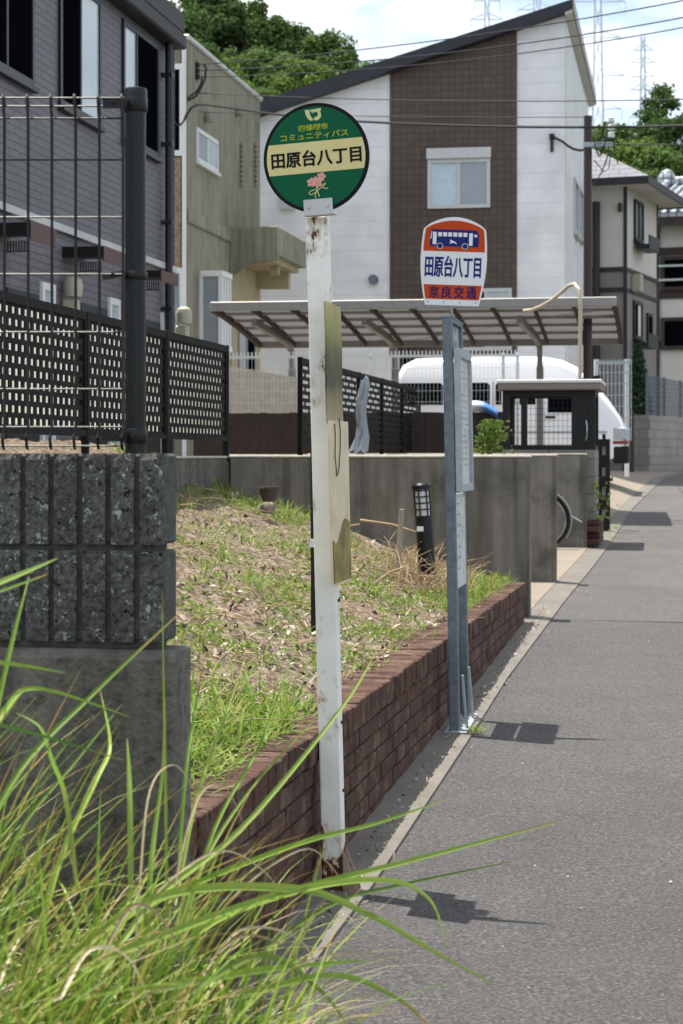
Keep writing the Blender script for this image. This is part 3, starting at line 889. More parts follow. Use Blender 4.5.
disc = T.part('sign_disc', MB().prism(circ(RD), sm, -.008, 0), MT['sign_black'])
RI = RD*.935
T.part('green_face', MB().prism(circ(RI), sm, .0005, .0015), MT['green'], disc)
vb0, vb1 = -.049*1.02, .0555
T.part('name_band', MB().prism(cap_poly(RI-.0005, vb0, vb1), sm, .0018, .0026), MT['sign_cream'], disc)
mb = MB().text('田原台八丁目', -.157, .160, -.027, .0275, sm, .0036, bold=.015, thick=.017)
T.part('stop_name', mb, MT['sign_black'], disc)
mb = MB().text('コミュニティバス', -.121, .118, .064, .0875, sm, .0030, bold=.01, thick=.014)
mb.text('四條畷市', -.055, .048, .093, .115, sm, .0030, bold=.01, thick=.014)
T.part('lettering', mb, MT['sign_yellow'], disc)
# town emblem: a hooked stroke on the left and a flagged ring on the right
mb = MB()
mb.prism([(-.031,.165),(-.014,.164),(-.0135,.150),(-.010,.141),(-.005,.135),(-.004,.1265),(-.012,.127),(-.021,.134),(-.027,.146)], sm, .0026, .0032)
ro, ri = [], []
for i in range(23):
    a = R(-118 + i*12); ro.append((.008+.0185*math.cos(a), .1445+.0185*math.sin(a))); ri.append((.0065+.0088*math.cos(a), .1465+.0088*math.sin(a)))
b = len(mb.v)
mb.v += [tuple(sm(u, v, .0034)) for u, v in ro] + [tuple(sm(u, v, .0034)) for u, v in ri]
mb.f += [(b+i, b+i+1, b+24+i, b+23+i) for i in range(22)]
mb.prism([(-.011,.1635),(.027,.1665),(.0265,.158),(.020,.1535),(.004,.1575),(-.010,.1570)], sm, .0036, .0040)
T.part('town_emblem', mb, MT['emblem_pale'], disc)
mb = MB(); mr = MB(); ml = MB()
for (fu, fv, fr, a0) in ((-.020,-.083,.0165,10),(.003,-.088,.0165,40),(.0165,-.066,.016,0),(-.004,-.073,.010,20)):
    for k in range(5):
        a = R(a0+72*k)
        cu, cv = fu+fr*.56*math.cos(a), fv+fr*.56*math.sin(a)
        pet = []
        for i in range(11):
            b = R(36*i) if i < 10 else 0
            if i == 10: break
            rr = fr*.5
            x, y = rr*math.cos(b), rr*.72*math.sin(b)
            if i == 0: x *= .72
            pet.append((cu + x*math.cos(a)-y*math.sin(a), cv + x*math.sin(a)+y*math.cos(a)))
        mb.prism(pet, sm, .0020, .0026+.0001*k)
        mr.prism([(fu+fr*.13*math.cos(a), fv+fr*.13*math.sin(a)), (fu+fr*.42*math.cos(a-.10), fv+fr*.42*math.sin(a-.10)), (fu+fr*.42*math.cos(a+.10), fv+fr*.42*math.sin(a+.10))], sm, .0033, .0037)
rib = [(.0,-.098),(-.001,-.110),(.003,-.122),(.006,-.134)]
def ribbon(mb, pts, w, d):
    for (a, b) in zip(pts, pts[1:]):
        dx, dy = b[0]-a[0], b[1]-a[1]; l = math.hypot(dx, dy) or 1
        px_, py_ = -dy/l*w, dx/l*w
        mb.prism([(a[0]-px_, a[1]-py_), (b[0]-px_, b[1]-py_), (b[0]+px_, b[1]+py_), (a[0]+px_, a[1]+py_)], sm, d-.0005, d)
ribbon(ml, rib, .0014, .0032)
ribbon(ml, [(.002,-.112),(-.008,-.108),(-.024,-.112),(-.031,-.119),(-.024,-.125),(-.010,-.120),(.001,-.112),(.012,-.104),(.024,-.098),(.030,-.088),(.022,-.094),(.018,-.104),(.030,-.108),(.038,-.106)], .0013, .0030)
ribbon(ml, [(.0,-.112),(-.010,-.128),(-.006,-.138)], .0012, .0029)
T.part('flower_motif', mb, MT['pink'], disc)
T.part('flower_heart', mr, MT['red_soft'], disc)
T.part('ribbon_motif', ml, MT['emblem_pale'], disc)
mb = MB()
q = lambda u, v, d: sm(u, v, d)
mb.prism([(-.050,-.192),(.052,-.192),(.052,-.1415),(-.050,-.1415)], sm, .004, .009)
mb.prism([(-.050,-.197),(.056,-.197),(.056,-.192),(-.050,-.192)], sm, -.03, .014)
for u in (-.032, .034):
    mb.prism([(u+.006*math.cos(R(60*i)), -.167+.006*math.sin(R(60*i))) for i in range(6)], sm, .009, .013)
T.part('bracket', mb, MT['alu'], bevel=.001)
# boards hanging on the street side of the post, edge on to the camera
def board_fn(py0, n_off=0.0):
    f = (py2z(py0, 6.87)-pb.z)/(pt.z-pb.z)
    return pb.lerp(pt, f) + UXs*(pw/2+.008+n_off) - UYs*.17
def warped(py_t, py_b, s_len, warp, m, name, lab, off=0.0, nx=10, nz=14):
    mb = MB(); tl, bl = board_fn(py_t, off), board_fn(py_b, off)
    front, back = [], []
    for j in range(nz+1):
        for i in range(nx+1):
            p = tl.lerp(bl, j/nz) + UYs*(s_len*i/nx)
            w = warp(i/nx, j/nz)
            front.append(p + UXs*w); back.append(p + UXs*(w-.006))
    W = nx+1; nF = len(front)
    fs = []
    for j in range(nz):
        for i in range(nx):
            a = j*W+i; fs += [(a, a+1, a+W+1, a+W), (nF+a, nF+a+W, nF+a+W+1, nF+a+1)]
    per = [i for i in range(W)] + [j*W+nx for j in range(1, nz+1)] + [nz*W+i for i in reversed(range(nx))] + [j*W for j in reversed(range(1, nz))]
    for a, b in zip(per, per[1:]+per[:1]): fs.append((a, nF+a, nF+b, b))
    mb.add(front+back, fs)
    return T.part(name, mb, m, smooth=False, label=lab)
ub = warped(305, 424, .29, lambda i, j: .004*math.sin(i*5)*(1-j)+.006*i*(1-.4*j)+.003+.002*math.sin(j*6), MT['old_notice'], 'notice_board', 'upper notice board stained green and brown, warped')
lb = warped(421, 583, .34, lambda i, j: .004*math.sin(i*4+1)*(.5+j*.5)+.012*i, MT['tan_board'], 'notice_board', 'lower tan notice board with a brown water stain at its foot', off=.004)
mb = MB(); tl, bl = board_fn(421, .0045), board_fn(583, .0045)
g = []
for b_ in range(11):
    for a_ in range(13):
        i = .02+.96*a_/12
        jt = .70+.05*math.sin(a_*.55+.4)-.10*(a_/12)**2
        j = jt+(.985-jt)*b_/10
        g.append(tl.lerp(bl, j)+UYs*(.34*i)+UXs*(.004*math.sin(i*4+1)*(.5+j*.5)+.012*i+.0015))
mb.add(g, [(b_*13+a_, b_*13+a_+1, b_*13+a_+14, b_*13+a_+13) for b_ in range(10) for a_ in range(12)])
T.part('water_stain', mb, MT['algae'], lb)
mb = MB()
def bp(i, j): return tl.lerp(bl, j)+UYs*(.34*i)+UXs*(.004*math.sin(i*4+1)*(.5+j*.5)+.012*i+.004)
mb.tube([bp(.2,.02), bp(.22,.1), bp(.18,.22), bp(.24,.34), bp(.36,.30), bp(.46,.18), bp(.5,.06), bp(.45,-.02)], .0022, 5)
T.part('loose_wire', mb, MT['stain_dark'], lb)

# ------------------------------------------------------------------ second bus stop
base_y = 10.09
q0 = Vector((px2x(455.0, base_y), base_y, gz(base_y)+.02)); q1 = Vector((px2x(447.5, base_y), base_y, py2z(318, base_y)))
T = Thing('bus_stop', 'grey steel bus stop frame with a white and orange shield sign showing a bus', 'bus stop', tuple(q0))
FD = .48
pw2 = .050
for k in (0, 1):
    o = UYs*FD*k
    mb = MB().beam(q0+o+Vector((0,0,G*FD*k)), q1+o, pw2 if k == 0 else .045, .05, UXs)
    T.part('post', mb, MT['galv'], bevel=.005, seg=2)
ax2 = (q1-q0).normalized()
def fr(sy, z, off):     # point on the frame: along the street, height, out to the street
    f = (z-q0.z)/(q1.z-q0.z)
    return q0.lerp(q1, f) + UYs*sy + UXs*off
def slab(sy0, sy1, z0, z1, o0, o1):
    vs = [fr(sy0,z0,o0),fr(sy1,z0,o0),fr(sy1,z0,o1),fr(sy0,z0,o1),fr(sy0,z1,o0),fr(sy1,z1,o0),fr(sy1,z1,o1),fr(sy0,z1,o1)]
    return vs, [(3,2,1,0),(4,5,6,7),(0,1,5,4),(1,2,6,5),(2,3,7,6),(3,0,4,7)]
zz = lambda py: py2z(py, base_y)
mb = MB(); mb.add(*slab(.024, FD-.02, zz(322), zz(318), -.025, .025)); mb.add(*slab(-.026, FD+.026, zz(318)+.0, zz(316.5), -.028, .028))
T.part('top_rail', mb, MT['galv'])
mb = MB(); mb.add(*slab(.026, FD-.024, zz(352), zz(323), -.010, .006))
hd = T.part('header_plate', mb, MT['galv_light'])
mb = MB()
hf = lambda u, v, d: fr(.06+u, zz(334)+v, d)
mb.text('バス停', 0, .28, .015, .06, hf, .0072, bold=.01)
mb.text('時刻表', .04, .30, -.065, -.02, hf, .0072, bold=.01)
T.part('faded_lettering', mb, MT['grey_ink'], hd)
# timetable case
mb = MB()
zc0, zc1 = zz(492), zz(348)
for (a, b, c, d_) in ((-.02, .02, zc0, zc1), (FD+.03, FD+.07, zc0, zc1)):
    mb.add(*slab(a, b, c, d_, .030, .062))
mb.add(*slab(.021, FD+.029, zc0, zc0+.04, .031, .061)); mb.add(*slab(.021, FD+.029, zc1-.045, zc1, .031, .061))
case = T.part('timetable_case', mb, MT['galv_light'], bevel=.002)
mb = MB(); mb.add(*slab(.018, FD+.032, zc0+.035, zc1-.04, .034, .044))
T.part('timetable', mb, MT['paper'], case)
mb = MB()
for r in range(18):
    z = zc1-.085-r*.030
    for cidx in range(6):
        if (r*7+cidx*5) % 11 < 8:
            s0 = .06+cidx*.068
            mb.add([fr(s0, z, .0452), fr(s0+.036, z, .0452), fr(s0+.036, z+.008, .0452), fr(s0, z+.008, .0452)], [(0,1,2,3)])
T.part('faded_figures', mb, MT['grey_ink'], case)
mb = MB(); mb.add(*slab(.024, FD-.024, zz(589), zz(494), .012, .022))
lbp = T.part('notice_panel', mb, MT['paper'])
mb = MB()
for r in range(7):
    z = zz(505)-r*.055
    mb.add([fr(.08, z, .0232), fr(.08+.1+.03*(r % 3), z, .0232), fr(.08+.1+.03*(r % 3), z+.008, .0232), fr(.08, z+.008, .0232)], [(0,1,2,3)])
T.part('faded_figures', mb, MT['grey_ink'], lbp)
mb = MB()
fp = lambda a_, b_, c_: tuple(q0+UXs*a_+UYs*b_+Vector((0,0,c_+G*b_)))
mb.add([fp(x_,y_,z_) for z_ in (-.004,.006) for (x_,y_) in ((-.05,-.055),(.065,-.055),(.065,FD+.055),(-.05,FD+.055))], [(3,2,1,0),(4,5,6,7),(0,1,5,4),(1,2,6,5),(2,3,7,6),(3,0,4,7)])
T.part('base_plate', mb, MT['galv_light'], bevel=.002)
for b_ in (.09, FD-.08):
    T.part('stay', MB().beam(fp(.05,b_,.006), fp(.028,b_,.27), .010, .03, UXs), MT['galv_light'])
# shield sign
Ys = 10.25
cs = P(453.6, 261, Ys)
rr = R(-2.4); yw2 = R(6)
U2 = Vector((math.cos(yw2), -math.sin(yw2), 0)); N2 = U2.cross(Vector((0,0,1)))
V2 = Vector((0,0,1))
U2, V2 = U2*math.cos(rr)+V2*math.sin(rr), V2*math.cos(rr)-U2*math.sin(rr)
kx = Ys/F
def s2m(u, v, d): return cs + U2*(u*kx) + V2*(v*kx) + N2*d      # u, v in units of a photo pixel at the sign
def shield(sx, top, mid, bot, bx, inset=0):
    pts = []
    for i in range(9):
        f = i/8; pts.append((-bx + (bx*2)*f, bot)) if i in (0, 8) else None
    right = []
    for i in range(1, 13):
        f = i/12
        right.append((bx + (sx-bx)*math.sin(f*math.pi/2)**.9, bot + (mid-bot)*f))
    right.append((sx*.985, mid+14)); right.append((sx*.95, mid+26))
    arc = []
    for i in range(0, 13):
        a = i/12
        x = sx*.93*(1-2*a)
        arc.append((x, mid+29 + (top-mid-29)*math.cos(x/(sx*.93)*math.pi/2)**.75))
    left = [(-x, y) for x, y in reversed(right)]
    return pts + right + arc + left
out = shield(33.2, 44, 3, -44.5, 26.8)
brd = T.part('sign_board', MB().prism(out, s2m, -.006, 0), MT['white_sign'])
def clip(poly, v0, v1):
    def cut(p, val, keep):
        res = []
        for a, b in zip(p, p[1:]+p[:1]):
            ia, ib = keep(a[1]), keep(b[1])
            if ia: res.append(a)
            if ia != ib:
                f = (val-a[1])/(b[1]-a[1]); res.append((a[0]+(b[0]-a[0])*f, val))
        return res
    p = cut(poly, v0, lambda y: y >= v0)
    return cut(p, v1, lambda y: y <= v1)
inn3 = shield(31.0, 40.4, 3, -44.5, 25.4)
T.part('orange_panel', MB().prism(clip(inn3, 9.5, 60), s2m, .0004, .0012), MT['orange'], brd)
T.part('orange_panel', MB().prism(clip(inn3, -38.5, -24.0), s2m, .0004, .0012), MT['orange'], brd)
mb = MB()
mb.prism([(-24.5,14.5),(24,14.2),(24.5,26),(22.5,30.5),(19,31.2),(-23,31.3),(-24.5,29)], s2m, .0014, .0020)
for wx in (-14.3, 10.8):
    mb.prism([(wx+2.6*math.cos(R(20*i)), 14.8+2.6*math.sin(R(20*i))) for i in range(18)], s2m, .0030, .0036)
bus = T.part('bus_symbol', mb, MT['sign_blue'], brd)
mb = MB()
for wx in (-14.3, 10.8):
    mb.prism([(wx+3.1*math.cos(R(20*i)), 14.8+3.1*math.sin(R(20*i))) for i in range(18)], s2m, .0022, .0027)
for i in range(6):
    x = -16.5 + i*5.05
    mb.prism([(x,24.3),(x+3.9,24.3),(x+3.9,28.4),(x,28.4)], s2m, .0022, .0027)
mb.prism([(-21.7,16.2),(-18.0,16.2),(-18.0,28.6),(-21.7,28.6)], s2m, .0022, .0027)
mb.prism([(14.6,15.6),(18.2,15.6),(18.2,28.2),(14.6,28.2)], s2m, .0022, .0027)
mb.prism([(19.6,24.4),(22.6,24.4),(22.4,26.8),(19.6,26.8)], s2m, .0022, .0027)
mb.prism([(-24.2,21.6),(-23.2,21.6),(-22.5,29.2),(-23.2,29.2)], s2m, .0022, .0027)
T.part('bus_window', mb, MT['white_sign'], bus)
mb = MB()
mb.prism([(-5.2,17.6),(-3.4,18.8),(-4.6,20.2),(-4.0,21.6),(-3.2,20.6),(-1.0,20.0),(1.6,18.6),(2.8,16.2),(1.4,17.6),(-1.5,18.2),(-3.2,17.4)], s2m, .0022, .0027)
T.part('deer_emblem', mb, MT['white_sign'], bus)
mb = MB().text('田原台八丁目', -28.3, 27.5, -16.2, 5.0, s2m, .0010, bold=.012, thick=.014)
T.part('stop_name', mb, MT['sign_blue'], brd)
mb = MB()
for i, ch in enumerate('奈良交通'):
    x = -23 + i*12.3
    mb.text(ch, x, x+10, -37.2, -25.4, s2m, .0022, bold=.01, thick=.018)
T.part('company_name', mb, MT['purple'], brd)
for u in (-24, -8, 8, 24):
    mb = MB().prism([(u+.75*math.cos(R(45*i)), -41.4+.75*math.sin(R(45*i))) for i in range(8)], s2m, .0004, .0022)
    T.part('screw', mb, MT['grey_ink'], brd)
mb = MB().tube([s2m(-.8, -44, -.004), Vector((px2x(452, base_y+.2), base_y+.2, zz(317)))], .008, 8)
mb.tube([s2m(-.8, 10, -.012), s2m(-.8, -46, -.012)], .007, 8)
T.part('stem', mb, MT['galv_light'])

# ------------------------------------------------------------------ helpers for frames turned by any angle
def tsA(x, y, ang): return (x*math.cos(ang)-y*math.sin(ang), x*math.sin(ang)+y*math.cos(ang))
def s_atA(px, t, ang):
    m = (px-341.5)/F; return -t*(math.cos(ang)+m*math.sin(ang))/(math.sin(ang)-m*math.cos(ang))
def t_atA(px, s, ang):
    m = (px-341.5)/F; return s*(m*math.cos(ang)-math.sin(ang))/(math.cos(ang)+m*math.sin(ang))
def depthA(t, s, ang): return s*math.cos(ang)-t*math.sin(ang)

def win_side(T, t, s0, s1, z0, z1, frame, panes, fw=.06, proud=.03, name='window', sill=True):
    """window in a wall that faces the street (+t); panes: list of (share, material)"""
    mb = MB()
    mb.box(t-.05, t+proud, s0, s0+fw, z0, z1); mb.box(t-.05, t+proud, s1-fw, s1, z0, z1)
    mb.box(t-.05, t+proud, s0+fw, s1-fw, z1-fw, z1); mb.box(t-.05, t+proud, s0+fw, s1-fw, z0, z0+fw)
    x = s0+fw; tot = s1-s0-2*fw
    for i, (sh, m) in enumerate(panes[:-1]):
        x += tot*sh
        mb.box(t-.05, t+proud-.006, x-fw*.35, x+fw*.35, z0+fw, z1-fw)
    if sill: mb.box(t+.002, t+proud+.04, s0-.02, s1+.02, z0-.05, z0-.004)
    f = T.part(name, mb, frame)
    x = s0+fw
    for i, (sh, m) in enumerate(panes):
        p = MB().box(t+.004, t+.010+.004*(i % 2), x, x+tot*sh, z0+fw*.9, z1-fw*.9)
        T.part('pane', p, m, f); x += tot*sh
    return f
def win_front(T, s, t0, t1, z0, z1, frame, panes, fw=.06, proud=.03, name='window', shutter=0):
    """window in a wall that faces the camera (-s)"""
    mb = MB()
    mb.box(t0, t0+fw, s-proud, s+.05, z0, z1); mb.box(t1-fw, t1, s-proud, s+.05, z0, z1)
    mb.box(t0+fw, t1-fw, s-proud, s+.05, z1-fw, z1); mb.box(t0+fw, t1-fw, s-proud, s+.05, z0, z0+fw)
    x = t0+fw; tot = t1-t0-2*fw
    for sh, m in panes[:-1]:
        x += tot*sh; mb.box(x-fw*.4, x+fw*.4, s-proud+.006, s+.05, z0+fw, z1-fw)
    f = T.part(name, mb, frame)
    x = t0+fw
    for i, (sh, m) in enumerate(panes):
        T.part('pane', MB().box(x, x+tot*sh, s-.010-.004*(i % 2), s-.004, z0+fw*.9, z1-fw*.9), m, f); x += tot*sh
    if shutter:
        T.part('shutter_box', MB().box(t0-.02, t1+.02, s-.11, s+.02, z1+.004, z1+shutter), MT['alu'], f, bevel=.01)
    return f

# ------------------------------------------------------------------ grey tiled apartment block on the left
tA = -5.9
sE = s_at(173, tA)
T = Thing('apartment_building', 'grey tiled two storey apartment building with dark roof edge on the left', 'building', (tA-4, sE-6, 1.5), A)
zr = z_at(50, -5.7, s_at(187, -5.7))
zdrip = z_at(205, tA, s_at(0, tA))
mb = MB().box(tA-8, tA, 5.0, sE, 1.4, zr+.1)
T.part('wall', mb, MT['grey_tile'])
mb = MB().box(tA-8, tA+.015, sE-.001+.004, sE+.02, 1.4, zr+.05)
T.part('end_wall', mb, MT['grey_tile_x'])
mb = MB().box(tA-8.3, -5.70, 4.6, s_at(187, -5.70), zr, zr+.17)
mb.box(tA-8.3, -5.72, 4.6, s_at(187, -5.70)-.03, zr+.17, zr+.42)
roof = T.part('roof', mb, MT['navy'], bevel=.02)
mb = MB().box(tA+.002, tA+.05, 5.0, sE+.01, zdrip-.05, zdrip+.02)
T.part('drip_edge', mb, MT['alu'])
sd_ = s_at(170.5, tA+.1)
mb = MB().tube([(tA+.08, sd_, 1.5), (tA+.08, sd_, zr+.02)], .045, 10)
for z in (2.3, 3.4, 4.4, 5.3, 6.1): mb.box(tA-.02, tA+.13, sd_-.06, sd_+.06, z-.02, z+.02)
T.part('downpipe', mb, MT['alu_dark'], smooth=True)
zw1 = z_at(46, tA, s_at(157, tA)); zw0 = z_at(159, tA, s_at(157, tA))
GL, GP, FW_ = MT['glass'], MT['glass_pale'], MT['glass_white']
win_side(T, tA, s_at(121.5, tA), s_at(157, tA), zw0, zw1, MT['alu_dark'], [(.36, FW_), (.64, GL)])
zw2 = z_at(128, tA, s_at(99, tA))
win_side(T, tA, s_at(58, tA), s_at(99, tA), zw2, zw1, MT['alu_dark'], [(.5, GL), (.5, FW_)])  # right pane's reflection is put into its pale base colour
win_side(T, tA, s_at(-30, tA), s_at(32, tA), z_at(88, tA, s_at(32, tA)), zw1, MT['alu_dark'], [(.55, GL), (.45, GL)])
# entrance canopies, doors and water heaters below
def entrance(pxa, pxb, pya, pyb):
    to = tA+.42
    s0, s1 = s_at(pxa, to), s_at(pxb, to)
    zt_ = z_at(pya, to, s0); zb_ = z_at(pyb, to, s0)
    mb = MB().box(tA+.003, to-.012, s0, s1, zt_-.05, zt_)
    mb.box(tA+.003, to-.012, s0, s0+.02, zb_+.04, zt_-.05)
    for k in range(9):
        x = tA+.18+k*.025; mb.box(x, x+.011, s0+.0, s0+.018, zb_-.09, zb_-.004)
    mb.box(tA+.17, tA+.40, s0+.002, s0+.016, zb_-.10, zb_-.09)
    c = T.part('canopy', mb, MT['black_metal'])
    T.part('fascia', MB().box(to-.01, to, s0, s1, zb_, zt_+.004), MT['red_brown'], c)
    d = T.part('door', MB().box(tA-.02, tA+.025, s0+.55, s1+.75, 1.5, zb_-.35), MT['navy'], bevel=.01)
    T.part('handle', MB().box(tA+.027, tA+.06, s0+.62, s0+.65, 2.5, 2.75), MT['alu'], d)
    wn_ = win_side(T, tA, s1+.82, s1+1.22, 1.7, zb_-.22, MT['white'], [(1.0, MT['glass_white'])], .07)
    h = MB()
    h.box(tA+.01, tA+.16, s1+1.44, s1+1.60, zb_-.60, zb_-.33)
    T.part('meter_box', h, MT['cream'], bevel=.02)
    T.part('vent_hood', MB().lathe([(.02, -.10), (.09, -.09), (.10, .02), (.085, .08), (.04, .11)], (tA+.11, s1+1.5, zb_-.22), 14), MT['cream'], smooth=True)
entrance(31, 56, 222, 240)
entrance(104, 125, 246, 261)
entrance(161.5, 178, 270, 281)

# ------------------------------------------------------------------ olive rendered house
tB = -8.0
sB0, sB1 = s_at(187, tB), s_at(260, tB)
zB_ = z_at(40, tB, sB0)
T = Thing('rendered_house', 'olive rendered flat roofed house with a balcony behind the grey apartments', 'house', (tB-3, sB0, 1.4), A)
T.part('wall', MB().box(tB-7, tB, sB0, sB1, 1.3, zB_), MT['olive'])
T.part('roof', MB().box(tB-7.05, tB+.05, sB0-.05, sB1+.05, zB_+.002, zB_+.09), MT['alu'], bevel=.02)
zbd = z_at(235, tB, s_at(225, tB))
T.part('band', MB().box(tB+.002, tB+.05, sB0+.02, s_at(229, tB), zbd-.10, zbd+.14), MT['olive'], bevel=.02)
win_side(T, tB, s_at(196, tB), s_at(217, tB), z_at(161, tB, s_at(196, tB)), z_at(127, tB, s_at(196, tB)), MT['white'], [(.5, GP), (.5, FW_)], .07)
for p in (240.5, 254.5):
    s_ = s_at(p, tB); mb = MB()
    z0, z1 = z_at(186, tB, s_), z_at(142, tB, s_)
    for k in range(9):
        z = z0+(z1-z0)*k/9; mb.box(tB+.002, tB+.05, s_-.09, s_+.09, z, z+(z1-z0)/9*.7)
    T.part('louvre', mb, MT['taupe'])
for (p, q_) in ((205, 118), (236, 112)):
    T.part('vent_hood', MB().lathe([(.02,-.08),(.08,-.07),(.09,.02),(.05,.08)], (tB+.06, s_at(p, tB), z_at(q_, tB, s_at(p, tB))), 10), MT['taupe'], smooth=True)
# bay window below
s0, s1 = s_at(199, tB)+.06, s_at(231.5, tB+.40)-.06; z0, z1 = z_at(345, tB, s0), z_at(277, tB, s0)
bw = T.part('bay_window', MB().box(tB+.002, tB+.42, s0-.06, s1+.06, z1, z1+.10), MT['white'], bevel=.01)
T.part('sill', MB().box(tB+.002, tB+.42, s0-.06, s1+.06, z0-.1, z0), MT['white'], bw, bevel=.01)
mb = MB()
for s_ in (s0, s0+(s1-s0)*.33, s0+(s1-s0)*.66, s1): mb.box(tB+.33, tB+.40, s_-.05, s_+.05, z0+.001, z1-.001)
mb.box(tB+.002, tB+.06, s0-.05, s0+.04, z0, z1)
T.part('frame', mb, MT['white'], bw)
mb = MB().box(tB+.06, tB+.34, s0-.015, s0-.005, z0, z1).box(tB+.35, tB+.36, s0, s1, z0, z1)
T.part('pane', mb, GP, bw)
# white corner pipe, stone pier and windows of the end that faces the camera
T.part('downpipe', MB().tube([(tB-.03, sB0-.07, 1.4), (tB-.03, sB0-.07, zB_-.1)], .035, 10), MT['white'], smooth=True)
te0, te1 = t_at(171, sB0), t_at(184.5, sB0)
T.part('stone_pier', MB().box(te0-.2, te1-.05, sB0-.06, sB0-.002, z_at(268, tB, sB0), z_at(158, tB, sB0)), MT['stone'])
win_front(T, sB0-.01, te0-.3, te1+.02, z_at(156, tB, sB0), z_at(64, tB, sB0), MT['white'], [(.55, FW_), (.45, GL)], .09, .05)
win_front(T, sB0-.01, te0-.3, te1+.02, z_at(345, tB, sB0), z_at(268, tB, sB0), MT['white'], [(.6, GL), (.4, GP)], .09, .05)
# balcony
sb = s_at(229.5, tB); tb1 = t_at(278, sb); sb2 = s_at(306, tb1)
zt_, zm, zl = z_at(227, tB, sb), z_at(262, tB, sb), z_at(276, tB, sb)
mb = MB()
outl = [(tB+.002, zl), (tB+.06, zl-.02), (tB+.10, zl+.03), (tB+.24, zl+.14), (tB+.42, zm-.03), (tb1, zm+.03), (tb1, zt_), (tB+.002, zt_)]
mb.prism(outl, lambda u, v, d: (u, d, v), sb, sb+.12)
mb.box(tb1-.12, tb1, sb+.12, sb2-.12, zm+.12, zt_)
mb.box(tB+.002, tb1, sb2-.12, sb2, zm+.12, zt_)
bal = T.part('balcony', mb, MT['olive'], bevel=.015)
T.part('balcony_floor', MB().box(tB+.004, tb1-.125, sb+.125, sb2-.125, zm+.02, zm+.16), MT['ochre'], bal)
T.part('bracket', MB().box(tb1-.35, tb1-.2, sb+1.0, sb+1.15, zm-.15, zm+.018), MT['ochre'], bal)
T.part('bracket', MB().box(tB+.002, tb1-.25, sb2-.5, sb2-.3, zm-.3, zm+.018), MT['ochre'], bal)
T.part('under_wall', MB().box(tB+.001, tB+.012, sb+.13, sB1-.02, 1.5, zm+.01), MT['ochre'])
win_side(T, tB+.012, s_at(237, tB), s_at(254, tB), 1.9, z_at(296, tB, sb)-.2, MT['beige_metal'], [(.5, GP), (.5, GL)], .07)
# insulators on a bracket at its corner
xi = P(197, 71, depth(tB, sB0)+.6)
T = Thing('insulator', 'small stacked insulators carrying wires on the corner of the olive house', 'insulator', tuple(xi))
mb = MB()
for dy, col in ((.10, 0), (0, 0), (-.10, 0)):
    mb.lathe([(.02,-.045),(.05,-.035),(.05,-.01),(.03,0),(.05,.01),(.05,.035),(.02,.045)], (xi.x, xi.y, xi.z+dy), 12)
T.part('spool', mb, MT['cable'], smooth=True)
T.part('bracket', MB().box(xi.x-.035, xi.x-.02, xi.y-.01, xi.y+.8, xi.z-.19, xi.z-.15).tube([(xi.x, xi.y, xi.z-.18), (xi.x, xi.y, xi.z+.18)], .012, 8), MT['galv'])
single('junction_box', MB().box(xi.x-.40, xi.x-.22, xi.y-.3, xi.y-.1, xi.z-.40, xi.z-.22), MT['alu_dark'], 'dark cable junction box left of the insulators on the olive house', 'junction box', (xi.x-.27, xi.y-.2, xi.z-.4), bevel=.02)

# ------------------------------------------------------------------ white house with the brown tiled panel
sW = ts(px2x(565, 40), 40)[1]
tWr = t_at(565, sW); tWl = tWr-7.2
def zfr(px, py): return z_at(py, t_at(px, sW), sW)
T = Thing('white_house', 'tall white house with a dark brown tiled panel and sloping dark roof', 'house', ((tWr+tWl)/2, sW, LOT_Z), A)
sWb = s_at(588, tWr)
def roofz(t): # underside of the mono pitch roof
    ta, tb_ = t_at(262, sW), t_at(560, sW)
    za, zb_ = zfr(262, 117), zfr(560, 17)
    return za + (zb_-za)*(t-ta)/(tb_-ta)
mb = MB().prism([(tWl, LOT_Z-.1), (tWr, LOT_Z-.1), (tWr, roofz(tWr)), (tWl, roofz(tWl))], lambda u, v, d: (u, d, v), sW, sWb)
T.part('wall', mb, MT['siding_white'])
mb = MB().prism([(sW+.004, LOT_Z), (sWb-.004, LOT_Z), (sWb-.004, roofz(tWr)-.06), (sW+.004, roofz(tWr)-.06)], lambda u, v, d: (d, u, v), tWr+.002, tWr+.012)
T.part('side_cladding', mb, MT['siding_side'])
tb0, tb1_ = t_at(390, sW), t_at(517, sW)
zbb = zfr(450, 356)
mb = MB().prism([(tb0, zbb), (tb1_, zbb), (tb1_, roofz(tb1_)-.01), (tb0, roofz(tb0)-.01)], lambda u, v, d: (u, d, v), sW-.035, sW-.002)
T.part('brown_panel', mb, MT['brown_tile'])
ov = .32
tl_, tr_ = tWl-.4, t_at(573, sW-ov)
sl = (roofz(1)-roofz(0))
outl = [(tl_, roofz(tl_)+.003), (tr_, roofz(tr_)+.003), (tr_, roofz(tr_)+.20), (tl_, roofz(tl_)+.30)]
mb = MB().prism(outl, lambda u, v, d: (u, d, v), sW-ov, sWb+.3)
rf = T.part('roof', mb, MT['roof_dark'])
T.part('verge_trim', MB().prism([(tr_-.002, roofz(tr_)-.03), (tr_+.02, roofz(tr_)-.03), (tr_+.02, roofz(tr_)+.21), (tr_-.002, roofz(tr_)+.21)], lambda u, v, d: (u, d, v), sW-ov-.01, sWb+.31), MT['beige_metal'], rf)
T.part('soffit', MB().prism([(tWr+.015, roofz(tWr)-.05), (tr_-.01, roofz(tr_)-.05), (tr_-.01, roofz(tr_)-.002), (tWr+.015, roofz(tWr)-.002)], lambda u, v, d: (u, d, v), sW-ov+.02, sWb+.29), MT['cream_wall'], rf)
